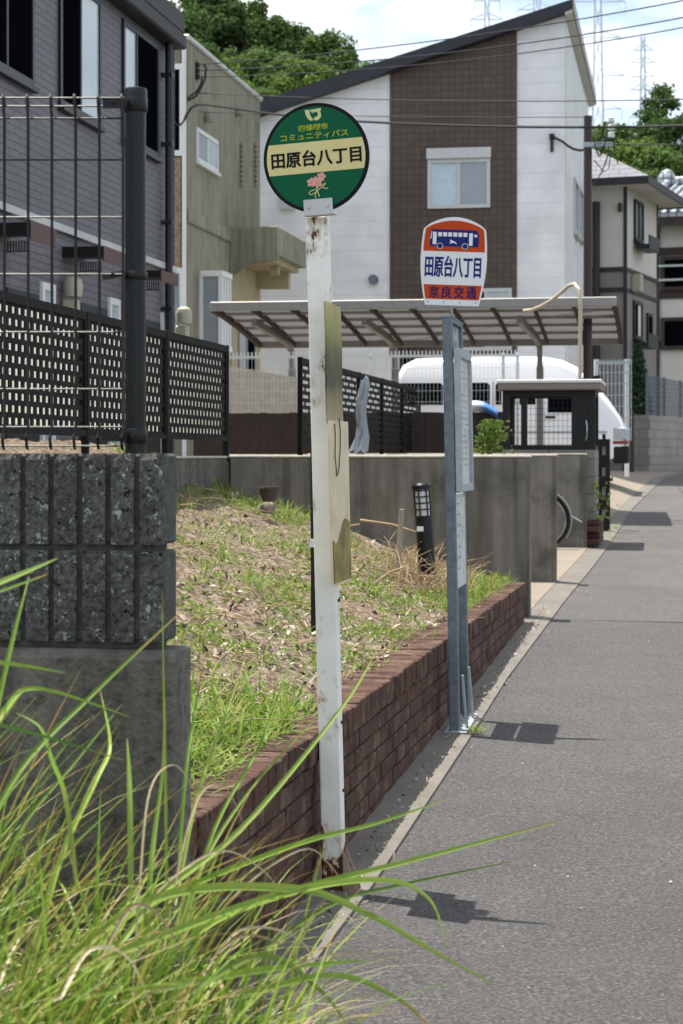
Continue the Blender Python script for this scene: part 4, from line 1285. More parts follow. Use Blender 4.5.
win_front(T, sW-.04, t_at(428, sW), t_at(490.5, sW), zfr(460, 208.5), zfr(460, 159.5), MT['alu'], [(.5, M('net_curtain', '#b9cbd8', .5, 0, .08, 8)), (.5, GP)], .07, .05, shutter=.22)
win_front(T, sW-.04, t_at(460, sW), t_at(512, sW), zbb+.1, zfr(460, 289), MT['alu'], [(.5, GL), (.5, FW_)], .07, .05)
win_front(T, sW-.005, t_at(400, sW), t_at(424, sW), zfr(412, 372), zfr(412, 340), MT['alu_dark'], [(.34, GL), (.33, GL), (.33, GL)], .06, .05)
for (a, b, c, d_) in ((573, 576.5, 232, 177), (577.5, 581, 236, 185)):
    s_ = s_at(a, tWr); win_side(T, tWr+.012, s_, s_at(b, tWr), z_at(c, tWr, s_), z_at(d_, tWr, s_), MT['alu'], [(1.0, GP)], .06, .05)
T.part('vent_hood', MB().tube([(t_at(374, sW), sW-.13, zfr(374, 280)), (t_at(374, sW), sW+.01, zfr(374, 280))], .10, 16), MT['galv'], smooth=True)
T.part('wall_box', MB().box(t_at(281, sW), t_at(296, sW), sW-.12, sW-.002, zfr(288, 210), zfr(288, 195)), MT['alu'], bevel=.01)
bq = (t_at(552, sW), sW-.06, zfr(552, 137))
mb = MB().box(bq[0]-.05, bq[0]+.05, bq[1], bq[1]+.058, bq[2]-.06, bq[2]+.06).box(bq[0]-.03, bq[0]+.03, bq[1]+.01, bq[1]+.058, bq[2]-.30, bq[2]-.061)
T.part('cable_bracket', mb, MT['alu_dark'])
mb = MB().tube([(bq[0], bq[1]-.02, bq[2])]+[(bq[0]+.1+.9*k/8, bq[1]-.05, bq[2]-.30*math.sin(k/8*3.0)) for k in range(1, 9)]+[(bq[0]+1.05, bq[1]-.05, bq[2]+.25)], .025, 6)
T.part('drip_loop', mb, MT['cable'], smooth=True)

# ------------------------------------------------------------------ cream hip roofed house on the right
HA = R(20.3)
hx = P(626, 269, 52)
ht, hs = tsA(hx.x, hx.y, HA)
T = Thing('hip_roof_house', 'cream and taupe house with a grey hipped roof right of the utility pole', 'house', (ht-3, hs, 1.6), HA)
zb1, zb0 = hx.z, py2z(289.5, 52); zev = py2z(186, 52)
hl = ht-6.0
hsb = s_atA(657, ht, HA)
T.part('lower_wall', MB().box(hl, ht, hs, hsb, 1.4, zb1), MT['taupe'])
T.part('upper_wall', MB().box(hl, ht-.002, hs+.002, hsb, zb1+.002, zev+.05), MT['cream_wall'])
mb = MB()
for z in (zb1, zb0): mb.box(hl, ht+.03, hs-.03, hs-.003, z-.06, z+.06); mb.box(ht+.003, ht+.03, hs-.003, hsb, z-.05, z+.05)
mb.box(ht-.06, ht+.032, hs-.034, hs-.001, 1.5, zev); mb.box(ht+.001, ht+.03, hsb-.06, hsb+.04, 1.5, zev)
T.part('trim', mb, MT['dark_trim'])
ov = .75
a0, a1, b0_, b1_ = hl-ov, ht+ov, hs-ov, hsb+ov
zr0 = zev+.0
rz = zr0+1.75
mid = (b0_+b1_)/2
mb = MB()
vs = [(a0,b0_,zr0),(a1,b0_,zr0),(a1,b1_,zr0),(a0,b1_,zr0),(a0+2.9,mid,rz),(a1-2.9,mid,rz),(a0,b0_,zr0+.14),(a1,b0_,zr0+.14),(a1,b1_,zr0+.14),(a0,b1_,zr0+.14)]
mb.add(vs, [(6,7,5,4),(7,8,5),(8,9,4,5),(9,6,4)])
rf = T.part('roof', mb, MT['slate'])
mb = MB().box(a0, a1, b0_, b0_+.04, zr0-.06, zr0+.135).box(a1-.04, a1, b0_+.04, b1_, zr0-.06, zr0+.135).box(a0, a1-.04, b1_-.04, b1_, zr0-.06, zr0+.135)
T.part('eave_board', mb, MT['dark_trim'], rf)
T.part('soffit', MB().box(a0+.04, a1-.045, b0_+.045, b1_-.045, zr0-.02, zr0+.0), MT['cream_wall'], rf)
def hz(py): return py2z(py, 52)
tp = t_atA(597, hs, HA)
T.part('downpipe', MB().tube([(tp, hs-.10, hz(420)), (tp, hs-.10, hz(201))], .10, 10), MT['dark_trim'], smooth=True)
T.part('lamp', MB().box(t_atA(619, hs, HA), t_atA(622, hs, HA), hs-.15, hs-.002, hz(212), hz(203)), MT['dark_trim'], bevel=.02)
def hwin(p0, p1, y0, y1, panes, ledge=False):
    s0, s1 = s_atA(p0, ht, HA), s_atA(p1, ht, HA); d = depthA(ht, s0, HA)
    f = win_side(T, ht+.002, s0, s1, py2z(y1, d), py2z(y0, d), MT['alu_dark'], panes, .08, .06)
    if ledge: T.part('flower_rail', MB().box(ht+.07, ht+.45, s0-.1, s1+.1, py2z(y1, d)-.25, py2z(y1, d)-.12).box(ht+.42, ht+.45, s0-.1, s1+.1, py2z(y1, d)-.12, py2z(y1, d)+.12), MT['alu_dark'], f)
hwin(633.5, 642, 199, 240, [(.5, FW_), (.5, GP)], True)
hwin(632.5, 641, 300, 338, [(.4, GL), (.6, M('white_screen', '#d8d6d0', .6))], True)
hwin(646, 651, 313, 339, [(1.0, GL)])
T.part('meter_box', MB().box(ht+.003, ht+.25, s_atA(631.5, ht, HA), s_atA(634, ht, HA), hz(290), hz(272)), MT['cream'], bevel=.02)

# ------------------------------------------------------------------ old house with glazed tiles at the right edge
ox = P(657, 300, 66)
ot, os_ = tsA(ox.x, ox.y, HA)
T = Thing('tiled_house', 'dark timber house with a silver glazed tile roof at the right edge', 'house', (ot+3, os_, 1.9), HA)
zd = lambda py: py2z(py, 66)
T.part('wall', MB().box(ot, ot+7, os_, os_+7, 1.5, zd(222)), MT['cream_wall'])
mb = MB()
for z in (zd(252), zd(345), zd(295)): mb.box(ot-.02, ot+7, os_-.06, os_-.002, z-.13, z+.13)
for t in (ot, ot+1.9, ot+3.8): mb.box(t-.1, t+.1, os_-.08, os_-.061, 1.6, zd(222))
T.part('timber_frame', mb, MT['wood_dark'])
for (ya, yb) in ((257, 291), (318, 350)):
    win_front(T, os_-.07, ot+.15, ot+3.6, zd(yb), zd(ya), MT['wood_dark'], [(.33, GL), (.33, FW_ if ya < 300 else GL), (.34, GL)], .12, .06)
T.part('balcony_rail', MB().box(ot+.1, ot+4.2, os_-.32, os_-.26, zd(268), zd(266)).box(ot+.1, ot+4.2, os_-.32, os_-.26, zd(282), zd(280)), MT['alu'])
mb = MB()
e0, e1 = ot-.55, ot+8
zE = zd(216)
mb.prism([(os_-1.0, zE), (os_+4, zE+1.55), (os_+8.5, zE), (os_+8.5, zE-.16), (os_+4, zE+1.38), (os_-1.0, zE-.16)], lambda u, v, d: (d, u, v), e0, e1)
rf = T.part('roof', mb, MT['kawara'])
mb = MB()
for k in range(26):
    t = e0+.15+k*.32
    mb.tube([(t, os_-1.0, zE+.02), (t, os_+4, zE+1.57)], .075, 6)
T.part('roll_tiles', mb, MT['kawara'], rf, smooth=True)
mb = MB().tube([(e0-.1, os_+4, zE+1.66), (e1, os_+4, zE+1.66)], .18, 10)
mb.tube([(e0+.15, os_-1.0, zE+.10), (e0+.15, os_+3.9, zE+1.66)], .13, 8)
mb.lathe([(.05,-.3),(.3,-.25),(.34,.0),(.22,.25),(.05,.35)], (e0+.1, os_+3.95, zE+1.75), 10)
T.part('ridge', mb, MT['kawara'], rf, smooth=True)
T.part('eave_board', MB().box(e0, e1, os_-.96, os_-.92, zE-.45, zE-.165), MT['wood_dark'], rf)

# garden wall and its mesh, cypress, gate pillar
gx = P(650, 415, 45)
gt, gs = tsA(gx.x, gx.y, HA)
T = Thing('garden_wall', 'grey concrete block garden wall with a mesh fence at the bend of the street', 'wall', (gt, gs, 1.3), HA)
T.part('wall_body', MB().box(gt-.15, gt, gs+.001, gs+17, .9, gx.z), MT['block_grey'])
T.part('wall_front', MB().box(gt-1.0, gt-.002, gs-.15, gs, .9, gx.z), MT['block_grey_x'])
mb = MB()
zf1 = py2z(375, 45)
k = 0
s = gs
while s < gs+17: mb.box(gt-.085, gt-.075, s, s+.010, gx.z+.02, zf1); s += .10
for i in range(9):
    z = gx.z+.05+(zf1-gx.z-.06)*i/8; mb.box(gt-.09, gt-.07, gs, gs+17, z-.006, z+.006)
for i in range(9):
    s = gs+.05+i*2.0; mb.box(gt-.11, gt-.06, s-.025, s+.025, gx.z-.1, zf1+.03)
T.part('mesh_panel', mb, MT['galv'])
pxp = P(629, 410, 43.5)
single('gate_pillar', MB().box(pxp.x-.11, pxp.x+.11, pxp.y, pxp.y+.25, 1.15, pxp.z), MT['wood_dark'], 'dark brown gate pillar beside the white van front', 'pillar', (pxp.x, pxp.y, 1.2), bevel=.01)

def leaf_quad(mb, c, size, rnd, up=.0, asp=.6):
    n = Vector((rnd.gauss(0,1), rnd.gauss(0,1), rnd.gauss(0,1)+up)).normalized()
    u = n.orthogonal().normalized(); a = rnd.random()*6.283
    w = n.cross(u); u, w = u*math.cos(a)+w*math.sin(a), w*math.cos(a)-u*math.sin(a)
    s = size*rnd.uniform(.6, 1.3)
    b = len(mb.v); k = s*asp
    mb.v += [tuple(c-u*s), tuple(c+w*k+n*s*.15), tuple(c+u*s), tuple(c-w*k+n*s*.15)]
    mb.f.append((b, b+1, b+2, b+3))
rnd = random.Random(11)
cy = P(638, 345, 46.5); cb = gx.z-1.0
T = Thing('cypress', 'small dark green cypress standing behind the block garden wall', 'tree', (cy.x, cy.y, cb))
T.part('trunk', MB().tube([(cy.x, cy.y, cb), (cy.x, cy.y, cy.z-.5)], [.06, .02], 6), MT['bark'])
mb = MB()
for i in range(2200):
    h = rnd.random(); r = .42*(1-h)**.6*(.4+.6*rnd.random()**.5)*(1 if h > .1 else .7)
    a = rnd.random()*6.283
    leaf_quad(mb, Vector((cy.x+r*math.cos(a), cy.y+r*math.sin(a), cb+.2+(cy.z-cb-.2)*h)), .07, rnd, 0, .5)
T.part('crown', mb, MT['cypress'])

# ------------------------------------------------------------------ carport
sC0, sC1 = 27.2, 30.3
tc0 = t_at(211, sC0); tc1 = t_at(617, sC0)
zc0_ = z_at(304, (tc0+tc1)/2, sC0); zc1_ = z_at(340, (tc0+tc1)/2, sC1)
T = Thing('carport', 'long beige framed carport with smoky translucent roof panels behind the signs', 'carport', ((tc0+tc1)/2, sC1, LOT_Z), A)
def croof(f): return zc0_ + (zc1_-zc0_)*(f**1.35)
mb = MB()
N_ = 12
for i in range(N_):
    f0, f1 = i/N_, (i+1)/N_
    y0, y1 = sC0+(sC1-sC0)*f0, sC0+(sC1-sC0)*f1
    mb.add([(tc0+.03, y0, croof(f0)), (tc1-.03, y0, croof(f0)), (tc1-.03, y1, croof(f1)), (tc0+.03, y1, croof(f1))], [(0,1,2,3)])
roofp = T.part('roof_panel', mb, MT['poly'])
mb = MB()
mb.box(tc0, tc1, sC0-.06, sC0, zc0_-.07, zc0_+.06)
mb.box(tc0, tc1, sC1, sC1+.07, zc1_-.10, zc1_+.04)
T.part('gutter_beam', mb, MT['beige_metal'], bevel=.01)
NR = 11
for i in range(NR):
    mb = MB()
    t = tc0+.03+(tc1-tc0-.06)*i/(NR-1)
    for k in range(N_):
        f0, f1 = k/N_, (k+1)/N_
        y0, y1 = sC0+(sC1-sC0)*f0, sC0+(sC1-sC0)*f1
        w = .016 if 0 < i < NR-1 else .035
        mb.add([(t-w, y0, croof(f0)-.085), (t+w, y0, croof(f0)-.085), (t+w, y1, croof(f1)-.085), (t-w, y1, croof(f1)-.085),
                (t-w, y0, croof(f0)-.005), (t+w, y0, croof(f0)-.005), (t+w, y1, croof(f1)-.005), (t-w, y1, croof(f1)-.005)],
               [(3,2,1,0),(4,5,6,7),(0,1,5,4),(1,2,6,5),(2,3,7,6),(3,0,4,7)])
    T.part('rafter', mb, MT['wood_dark'])
for f in (.2, .4, .6, .8):
    mb = MB()
    y = sC0+(sC1-sC0)*f; mb.box(tc0+.04, tc1-.04, y-.035, y+.035, croof(f)-.05, croof(f)-.008)
    T.part('purlin', mb, MT['beige_metal'])
def cpost(px):
    t = t_at(px, sC1-.1)
    mb = MB()
    pts = [(t, sC1-.1, LOT_Z), (t, sC1-.1, zc1_-.45), (t, sC1-.16, zc1_-.12), (t-.02, sC1-.45, croof(.85)-.09), (t-.06, sC1-1.0, croof(.65)-.10), (t-.12, sC1-1.7, croof(.45)-.10), (t-.14, sC1-2.2, croof(.28)-.11)]
    for a, b in zip(pts, pts[1:]): mb.beam(a, Vector(b)+(Vector(b)-Vector(a)).normalized()*.03, .10 if b[2] < zc1_-.3 else .075, .10, (1,0,0))
    T.part('post', mb, MT['beige_metal'])
cpost(540); cpost(292); cpost(395)
tpa, tpb = t_at(540, sC1-.1), t_at(600, sC1-.1)
T.part('brace', MB().tube([(tpa, sC1-.1, z_at(394, tpa, sC1)), (tpa+.35, sC1-.1, z_at(384, tpa, sC1)), (tpb, sC1-.1, z_at(377, tpb, sC1))], .03, 8), MT['alu_dark'])
# pale conduit arching over from the ground
yc = 25.8
pts = [(581, 440), (580, 400), (580, 350), (580.5, 305), (579, 290), (574.5, 284), (569, 285.5), (562, 292), (552, 300), (542, 306), (532, 310), (524, 311)]
g0 = P(581, 456, yc); 
mb = MB().tube([(g0.x, yc, gz(yc))]+[tuple(P(a, b, yc+.9*max(0, i-4)/7)) for i, (a, b) in enumerate(pts)], .026, 10)
single('conduit', mb, MT['conduit'], 'beige conduit pipe arching from the ground up to the carport roof', 'pipe', (g0.x, yc, gz(yc)), smooth=True)

# ------------------------------------------------------------------ white spiked mesh fence and brown plank fence below it
sF = 24.9
tf0, tf1 = t_at(200, sF), t_at(519, sF)
zf_t = z_at(351, t_at(400, sF), sF); zf_b = z_at(418, t_at(400, sF), sF)
T = Thing('mesh_fence', 'white wire fence with a spiked top in front of the white van', 'fence', ((tf0+tf1)/2, sF, 1.55), A)
mb = MB()
t = tf0
pitch = .0485
while t < tf1:
    mb.box(t-.0016, t+.0016, sF-.004, sF, 1.75, zf_t-.07); mb.box(t-.0085, t+.0085, sF-.01, sF, zf_t-.075, zf_t); t += pitch
for z in (zf_t-.05, zf_t-.085, zf_t-.22, zf_t-.36, zf_t-.50, zf_t-.64, zf_t-.78, zf_t-.93, zf_t-1.08): 
    mb.box(tf0, tf1, sF, sF+.007, z-.0022, z+.0022)
mb.box(tf0, tf1, sF+.0, sF+.010, zf_t-.075, zf_t-.055)
T.part('wire_panel', mb, MT['white'])
for t in (tf0+.02, t_at(370, sF), t_at(503, sF), tf1-.02):
    T.part('post', MB().tube([(t, sF+.03, 1.45), (t, sF+.03, zf_t-.03)], .022, 10), MT['white'], smooth=True)
T = Thing('plank_fence', 'low brown plank fence below the white spiked fence', 'fence', ((tf0+tf1)/2, sF-.35, 1.5), A)
mb = MB(); t = tf0; zp1 = z_at(413, t_at(260, sF), sF-.35)
rnd = random.Random(5)
while t < t_at(506, sF):
    mb.box(t, t+.0935, sF-.36+rnd.uniform(-.004,.004), sF-.34, 1.5, zp1+rnd.uniform(-.005,.005)); t += .095
T.part('plank', mb, MT['plank'])
T.part('rail', MB().box(tf0, t_at(506, sF), sF-.337, sF-.30, 1.7, 1.78).box(tf0, t_at(506, sF), sF-.337, sF-.30, 2.05, 2.13), MT['wood_dark'])
# sloping pale ramp wall behind the spiked fence on the left
sR_ = sF+1.2
ra, rb, rc = t_at(228, sR_), t_at(300, sR_), t_at(262, sR_)
mb = MB().prism([(ra, 1.4), (rb, 1.4), (rb, z_at(378, rb, sR_)), (ra, z_at(366, ra, sR_))], lambda u, v, d: (u, d, v), sR_, sR_+.15)
single('ramp_wall', mb, MT['conc_lip'], 'pale sloping concrete ramp wall behind the white spiked fence', 'wall', ((ra+rb)/2, sR_, 1.4), A)
# blue and white sheet hung on the plank fence
mb = MB(); sh = sF-.42
for j in range(9):
    for i in range(13):
        f, g = i/12, j/8
        t = t_at(466+32*f, sh); z = z_at(401+9*f*f-3*math.sin(f*3.1), t, sh)
        mb.v.append((t, sh-.12*math.sin(g*2.6)+.12*g, z-.02-.14*g*(1-.35*f)))
mb.f = [(j*13+i, j*13+i+1, j*13+i+14, j*13+i+13) for j in range(8) for i in range(12)]
tt = NT('blue_white_sheet'); _s = tt.sep()
_mr = tt.new('ShaderNodeMapRange'); tt.l.new(_s[0], _mr.inputs[0]); _mr.inputs[1].default_value = -.25; _mr.inputs[2].default_value = .25
tt.col(tt.ramp(tt.math('ADD', _mr.outputs[0], tt.math('MULTIPLY', tt.noise(5, 3), .2)), [(.40, lin('#e6ebf0')), (.7, lin('#4d86cc'))])); tt.fin(.35)
o = single('tarpaulin', mb, tt.m, 'blue and white sheet draped over the brown plank fence', 'tarpaulin', (t_at(482, sh), sh, 2.2), A, smooth=True)
so = o.modifiers.new('thick', 'SOLIDIFY'); so.thickness = .006
# white fence at the far end of the lot
sG = 39.0
ta_, tb_ = t_at(596, sG), t_at(632, sG)
zt_ = z_at(359, tb_, sG)
T = Thing('mesh_fence', 'white wire fence beside the block garden wall, right of the van', 'fence', (tb_, sG, 1.4), A)
mb = MB(); t = ta_
while t < tb_: mb.box(t-.009, t+.009, sG-.01, sG, 2.0, zt_); t += .075
for i in range(8): z = 2.0+(zt_-2.05)*i/7; mb.box(ta_, tb_, sG, sG+.01, z, z+.016)
mb.box(ta_, tb_, sG+.01, sG+.02, zt_-.10, zt_-.04)
T.part('wire_panel', mb, MT['galv_light'])
for t in (ta_, tb_-.1): T.part('post', MB().tube([(t, sG+.05, 1.3), (t, sG+.05, zt_)], .045, 10), MT['white'], smooth=True)

# ------------------------------------------------------------------ white van
sV = 34.6
tv0, tv1 = t_at(391, sV), t_at(627, sV)
LV = tv1-tv0
T = Thing('van', 'white van parked sideways behind the spiked fence', 'van', ((tv0+tv1)/2, sV+.85, LOT_Z), A)
k = LV/4.25
prof = [(.06,.40),(.0,.75),(.02,1.35),(.09,1.72),(.20,1.94),(.42,2.045),(1.6,2.075),(2.75,2.06),(3.08,2.0),(3.36,1.87),(3.62,1.62),(3.88,1.33),(4.10,1.02),(4.21,.80),(4.25,.55),(4.22,.34),(4.05,.28),(.2,.28)]
mb = MB()
secs = [(0.0,.90,.30,1.0),(.05,.975,.17,1.0),(.14,1.0,.0,1.0)]
def vsec(y, fx, topin):
    return [(tv0+(2.1+(x-2.1)*fx)*k, y, LOT_Z+z-(topin*max(0, (z-1.0))*.22)) for x, z in prof]
rows = [vsec(sV, .955, .55), vsec(sV+.03, .985, .35), vsec(sV+.12, 1.0, .12), vsec(sV+.35, 1.0, 0), vsec(sV+1.35, 1.0, 0), vsec(sV+1.58, 1.0, .12), vsec(sV+1.67, .985, .35), vsec(sV+1.70, .955, .55)]
n = len(prof)
for r in rows: mb.v += r
for j in range(len(rows)-1):
    for i in range(n): mb.f.append((j*n+i, (j+1)*n+i, (j+1)*n+(i+1) % n, j*n+(i+1) % n))
mb.f.append(tuple(range(n))); mb.f.append(tuple(reversed([(len(rows)-1)*n+i for i in range(n)])))
body = T.part('body', mb, MT['van_white'], smooth=True)
def vp(x, z, d=-.012): return (tv0+x*k, sV+d, LOT_Z+z)
def vwin(pts, name='window', m='glass'):
    return T.part(name, MB().prism(pts, lambda u, v, d: (tv0+u*k, sV-d, LOT_Z+v), -.02, .012), MT[m])
for (a, b) in ((.16, .95), (1.05, 1.80), (1.90, 2.62)):
    w = vwin([(a, 1.22), (b, 1.22), (b, 1.56), (b-.05, 1.60), (a+.05, 1.60), (a, 1.56)])
    gb = MB()
    for i in range(4): gb.prism([(a+.04, 1.27+i*.085), (b-.04, 1.27+i*.085), (b-.04, 1.285+i*.085), (a+.04, 1.285+i*.085)], lambda u, v, d: (tv0+u*k, sV-d, LOT_Z+v), .013, .018)
    T.part('guard_bar', gb, MT['alu_dark'], w)
vwin([(2.84, 1.08), (3.52, 1.08), (3.50, 1.22), (3.28, 1.48), (3.12, 1.55), (2.84, 1.55)])
dr = T.part('door', MB().prism([(2.72,.42),(3.30,.42),(3.52,.62),(3.52,1.04),(2.72,1.04)], lambda u, v, d: (tv0+u*k, sV-d, LOT_Z+v), -.02, .004), MT['van_white'])
T.part('handle', MB().box(*[tv0+2.80*k, tv0+2.98*k], sV-.03, sV-.005, LOT_Z+.98, LOT_Z+1.02), MT['rubber'], dr)
mb = MB()
for x in (1.0, 1.86, 2.70): mb.box(tv0+x*k-.005, tv0+x*k+.005, sV-.008, sV+.05, LOT_Z+.40, LOT_Z+1.62)
mb.box(tv0+1.0*k, tv0+2.7*k, sV-.008, sV+.05, LOT_Z+.40, LOT_Z+.41)
T.part('door_seam', mb, MT['rubber'])
T.part('trim_strip', MB().prism([(.1,.72),(3.9,.72),(3.9,.76),(.1,.76)], lambda u, v, d: (tv0+u*k, sV-d, LOT_Z+v), -.02, .010), MT['galv_light'])
mb = MB().box(tv0+3.50*k, tv0+3.66*k, sV-.22, sV-.06, LOT_Z+1.10, LOT_Z+1.36)
mb.tube([(tv0+3.52*k, sV-.07, LOT_Z+1.16), (tv0+3.50*k, sV+.03, LOT_Z+1.14)], .025, 6)
T.part('mirror', mb, MT['galv_light'], bevel=.03, seg=2)
for y0, y1 in ((sV-.012, sV+.30), (sV+1.40, sV+1.712)):
    hl_ = T.part('headlight', MB().box(tv0+4.00*k, tv0+4.262*k, y0, y1, LOT_Z+.60, LOT_Z+.82), MT['lens'], bevel=.02)
    T.part('indicator', MB().box(tv0+4.00*k, tv0+4.268*k, y0-.004, y1+.004, LOT_Z+.535, LOT_Z+.59), MT['orange_lens'], hl_, bevel=.01)
T.part('bumper', MB().box(tv0+4.00*k, tv0+4.275*k, sV-.012, sV+1.712, LOT_Z+.20, LOT_Z+.505), MT['rubber'], bevel=.04, seg=2)
T.part('rear_bumper', MB().box(tv0-.04, tv0+.2*k, sV+.01, sV+1.69, LOT_Z+.25, LOT_Z+.44), MT['galv_light'], bevel=.04)
T.part('windscreen', MB().prism([(3.42,1.80),(3.93,1.17),(3.945,1.18),(3.435,1.81)], lambda u, v, d: (tv0+u*k, d, LOT_Z+v), sV+.25, sV+1.45), MT['glass'])
for xw in (.85, 3.42):
    for yw_ in (sV+.02, sV+1.48):
        c = (tv0+xw*k, yw_, LOT_Z+.31)
        w = T.part('wheel', MB().tube([(c[0], c[1], c[2]), (c[0], c[1]+.20, c[2])], .31, 20), MT['rubber'], smooth=True)
        T.part('rim', MB().tube([(c[0], c[1]-.012 if yw_ < sV+1 else c[1]+.19, c[2]), (c[0], c[1]+.02 if yw_ < sV+1 else c[1]+.212, c[2])], .19, 16), MT['chrome'], w, smooth=True)

# ------------------------------------------------------------------ black roofed cage on a block base
sK = sw3+.30
tk0, tk1 = t_at(503, sK), t_at(595, sK)
zk0 = z_at(449, tk1, sK); zk1 = z_at(390, tk1, sK)
T = Thing('roofed_cage', 'black wire cage with a flat roof standing on the low wall before the van', 'cage', ((tk0+tk1)/2, sK, gz(23)), A)
T.part('base', MB().box(tk0, tk1+.002, sK-.1, sK+.95, gz(22.5)-.1, zk0-.01), MT['block_grey_x'])
mb = MB()
ts_ = [tk0+.03, t_at(520, sK), t_at(526, sK), t_at(577, sK), tk1-.03]
for t in (tk0+.03, t_at(524, sK), t_at(574.5, sK), tk1-.03):
    mb.box(t-.035, t+.035, sK, sK+.07, zk0-.02, zk1)
for t in (tk0+.03, tk1-.03): mb.box(t-.035, t+.035, sK+.80, sK+.87, zk0-.02, zk1)
mb.box(tk0, tk1, sK+.005, sK+.065, zk0-.015, zk0+.045); mb.box(tk0, tk1, sK+.005, sK+.065, zk1-.07, zk1-.002)
mb.box(tk0, tk1, sK+.805, sK+.865, zk0-.015, zk0+.045); mb.box(tk0, tk1, sK+.805, sK+.865, zk1-.07, zk1-.002)
for t in (tk0+.03, tk1-.03):
    mb.box(t-.03, t+.03, sK+.07, sK+.80, zk0-.012, zk0+.04); mb.box(t-.03, t+.03, sK+.07, sK+.80, zk1-.065, zk1-.004)
T.part('frame', mb, MT['black_metal'])
mb = MB()
t = t_at(526, sK)
while t < t_at(574, sK): mb.box(t-.002, t+.002, sK+.03, sK+.036, zk0+.04, zk1-.06); t += .052
for i in range(9): z = zk0+.05+(zk1-zk0-.12)*i/8; mb.box(tk0+.06, tk1-.06, sK+.036, sK+.042, z-.0018, z+.0018)
t = tk0+.06
while t < t_at(522, sK): mb.box(t-.003, t+.003, sK+.03, sK+.036, zk0+.04, zk1-.06); t += .052
T.part('wire_panel', mb, MT['black_metal'])
mb = MB()
mb.box(t_at(577, sK), tk1-.06, sK+.02, sK+.06, zk0+.04, zk1-.06)
T.part('side_panel', mb, MT['black_metal'])
t0_, t1_ = t_at(497.5, sK-.2), t_at(595.5, sK-.2)
T.part('roof', MB().box(t0_, t1_+.06, sK-.2, sK+1.05, zk1+.001, zk1+.075), MT['taupe'], bevel=.012)
T.part('roof_sheet', MB().box(t0_-.01, t1_+.07, sK-.21, sK+1.06, zk1+.077, zk1+.115), MT['white'], bevel=.006)
mb = MB().tube([(tk1-.10, sK-.03, zk0+.32), (tk1-.09, sK-.06, zk0+.25), (tk1-.09, sK-.06, zk0+.15), (tk1-.10, sK-.03, zk0+.1)], .012, 8)
T.part('handle', mb, MT['chrome'], smooth=True)
# folded black gate beside it
sQ = sK+2.6
tq0, tq1 = t_at(596.5, sQ), t_at(610, sQ)
zq = z_at(439, tq1, sQ); zg = gz(depth(tq0, sQ))+.03
T = Thing('folding_gate', 'folded black metal gate with light slots standing at the driveway', 'gate', ((tq0+tq1)/2, sQ, zg), A)
mb = MB()
w = tq1-tq0
mb.box(tq0, tq0+w*.42, sQ, sQ+.06, zg, zq); mb.box(tq1-w*.32, tq1, sQ, sQ+.06, zg, zq)
for i in range(5):
    z = zg+(zq-zg)*i/4.35; mb.box(tq0+w*.42+.001, tq1-w*.32-.001, sQ+.004, sQ+.056, z, z+(zq-zg)*.135)
T.part('frame', mb, MT['black_metal'])
T.part('slot_sheet', MB().box(tq0+w*.40, tq1-w*.30, sQ+.062, sQ+.068, zg+.1, zq-.02), MT['white'])
T.part('castor', MB().tube([(tq1-.05, sQ-.03, zg+.0), (tq1-.05, sQ+.09, zg+.0)], .03, 10), MT['rubber'])
T.part('latch', MB().box(tq1+.001, tq1+.035, sQ+.01, sQ+.05, zg+.62, zg+.66), MT['black_metal'])
# small brick planter with a weed
tz0, tz1 = tw3-.02, tw3+.20
zz0 = gz(23.2)
T = Thing('brick_planter', 'small red brick planter between the concrete wall end and folded gate', 'planter', (tw3+.1, sK-.1, zz0), A)
mb = MB()
for c in range(4):
    for i in range(6):
        y = sw3+.02+i*.215+(c % 2)*.1; mb.box(tz0+.02, tz1-.06, y, y+.205, zz0+.03+c*.072, zz0+.03+c*.072+.064)
T.part('brick_course', mb, MT['brick'], bevel=.004)
mb = MB(); rnd = random.Random(8)
for i in range(70):
    h = rnd.random()**2.2*.5
    leaf_quad(mb, Vector((tz0+.14+rnd.gauss(0,.07)*(1-h*.5), sw3+.15+rnd.uniform(0,.6), zz0+.32+h)), .035, rnd, .5)
T.part('weed', mb, MT['weed'])
# yellow green shrub behind the low wall
T_ = P(488, 452, 21.0)
T = Thing('shrub', 'yellow green shrub growing behind the low wall left of the black cage', 'shrub', tuple(T_))
mb = MB(); rnd = random.Random(9)
for i in range(650):
    f = rnd.random()
    c = P(488+rnd.gauss(0, 9)*(1-.4*f)+4*f, 454-34*f**.8, 20.9+rnd.uniform(-.25,.25))
    leaf_quad(mb, c, .026, rnd, .6)
T.part('foliage', mb, MT['leaf_yellow'])
mb = MB()
for i in range(6): mb.tube([tuple(T_), tuple(P(478+i*4.5, 430-3*(i % 3), 20.9+.1*(i % 3)))], [.008, .003], 5)
T.part('stem', mb, MT['bark'])
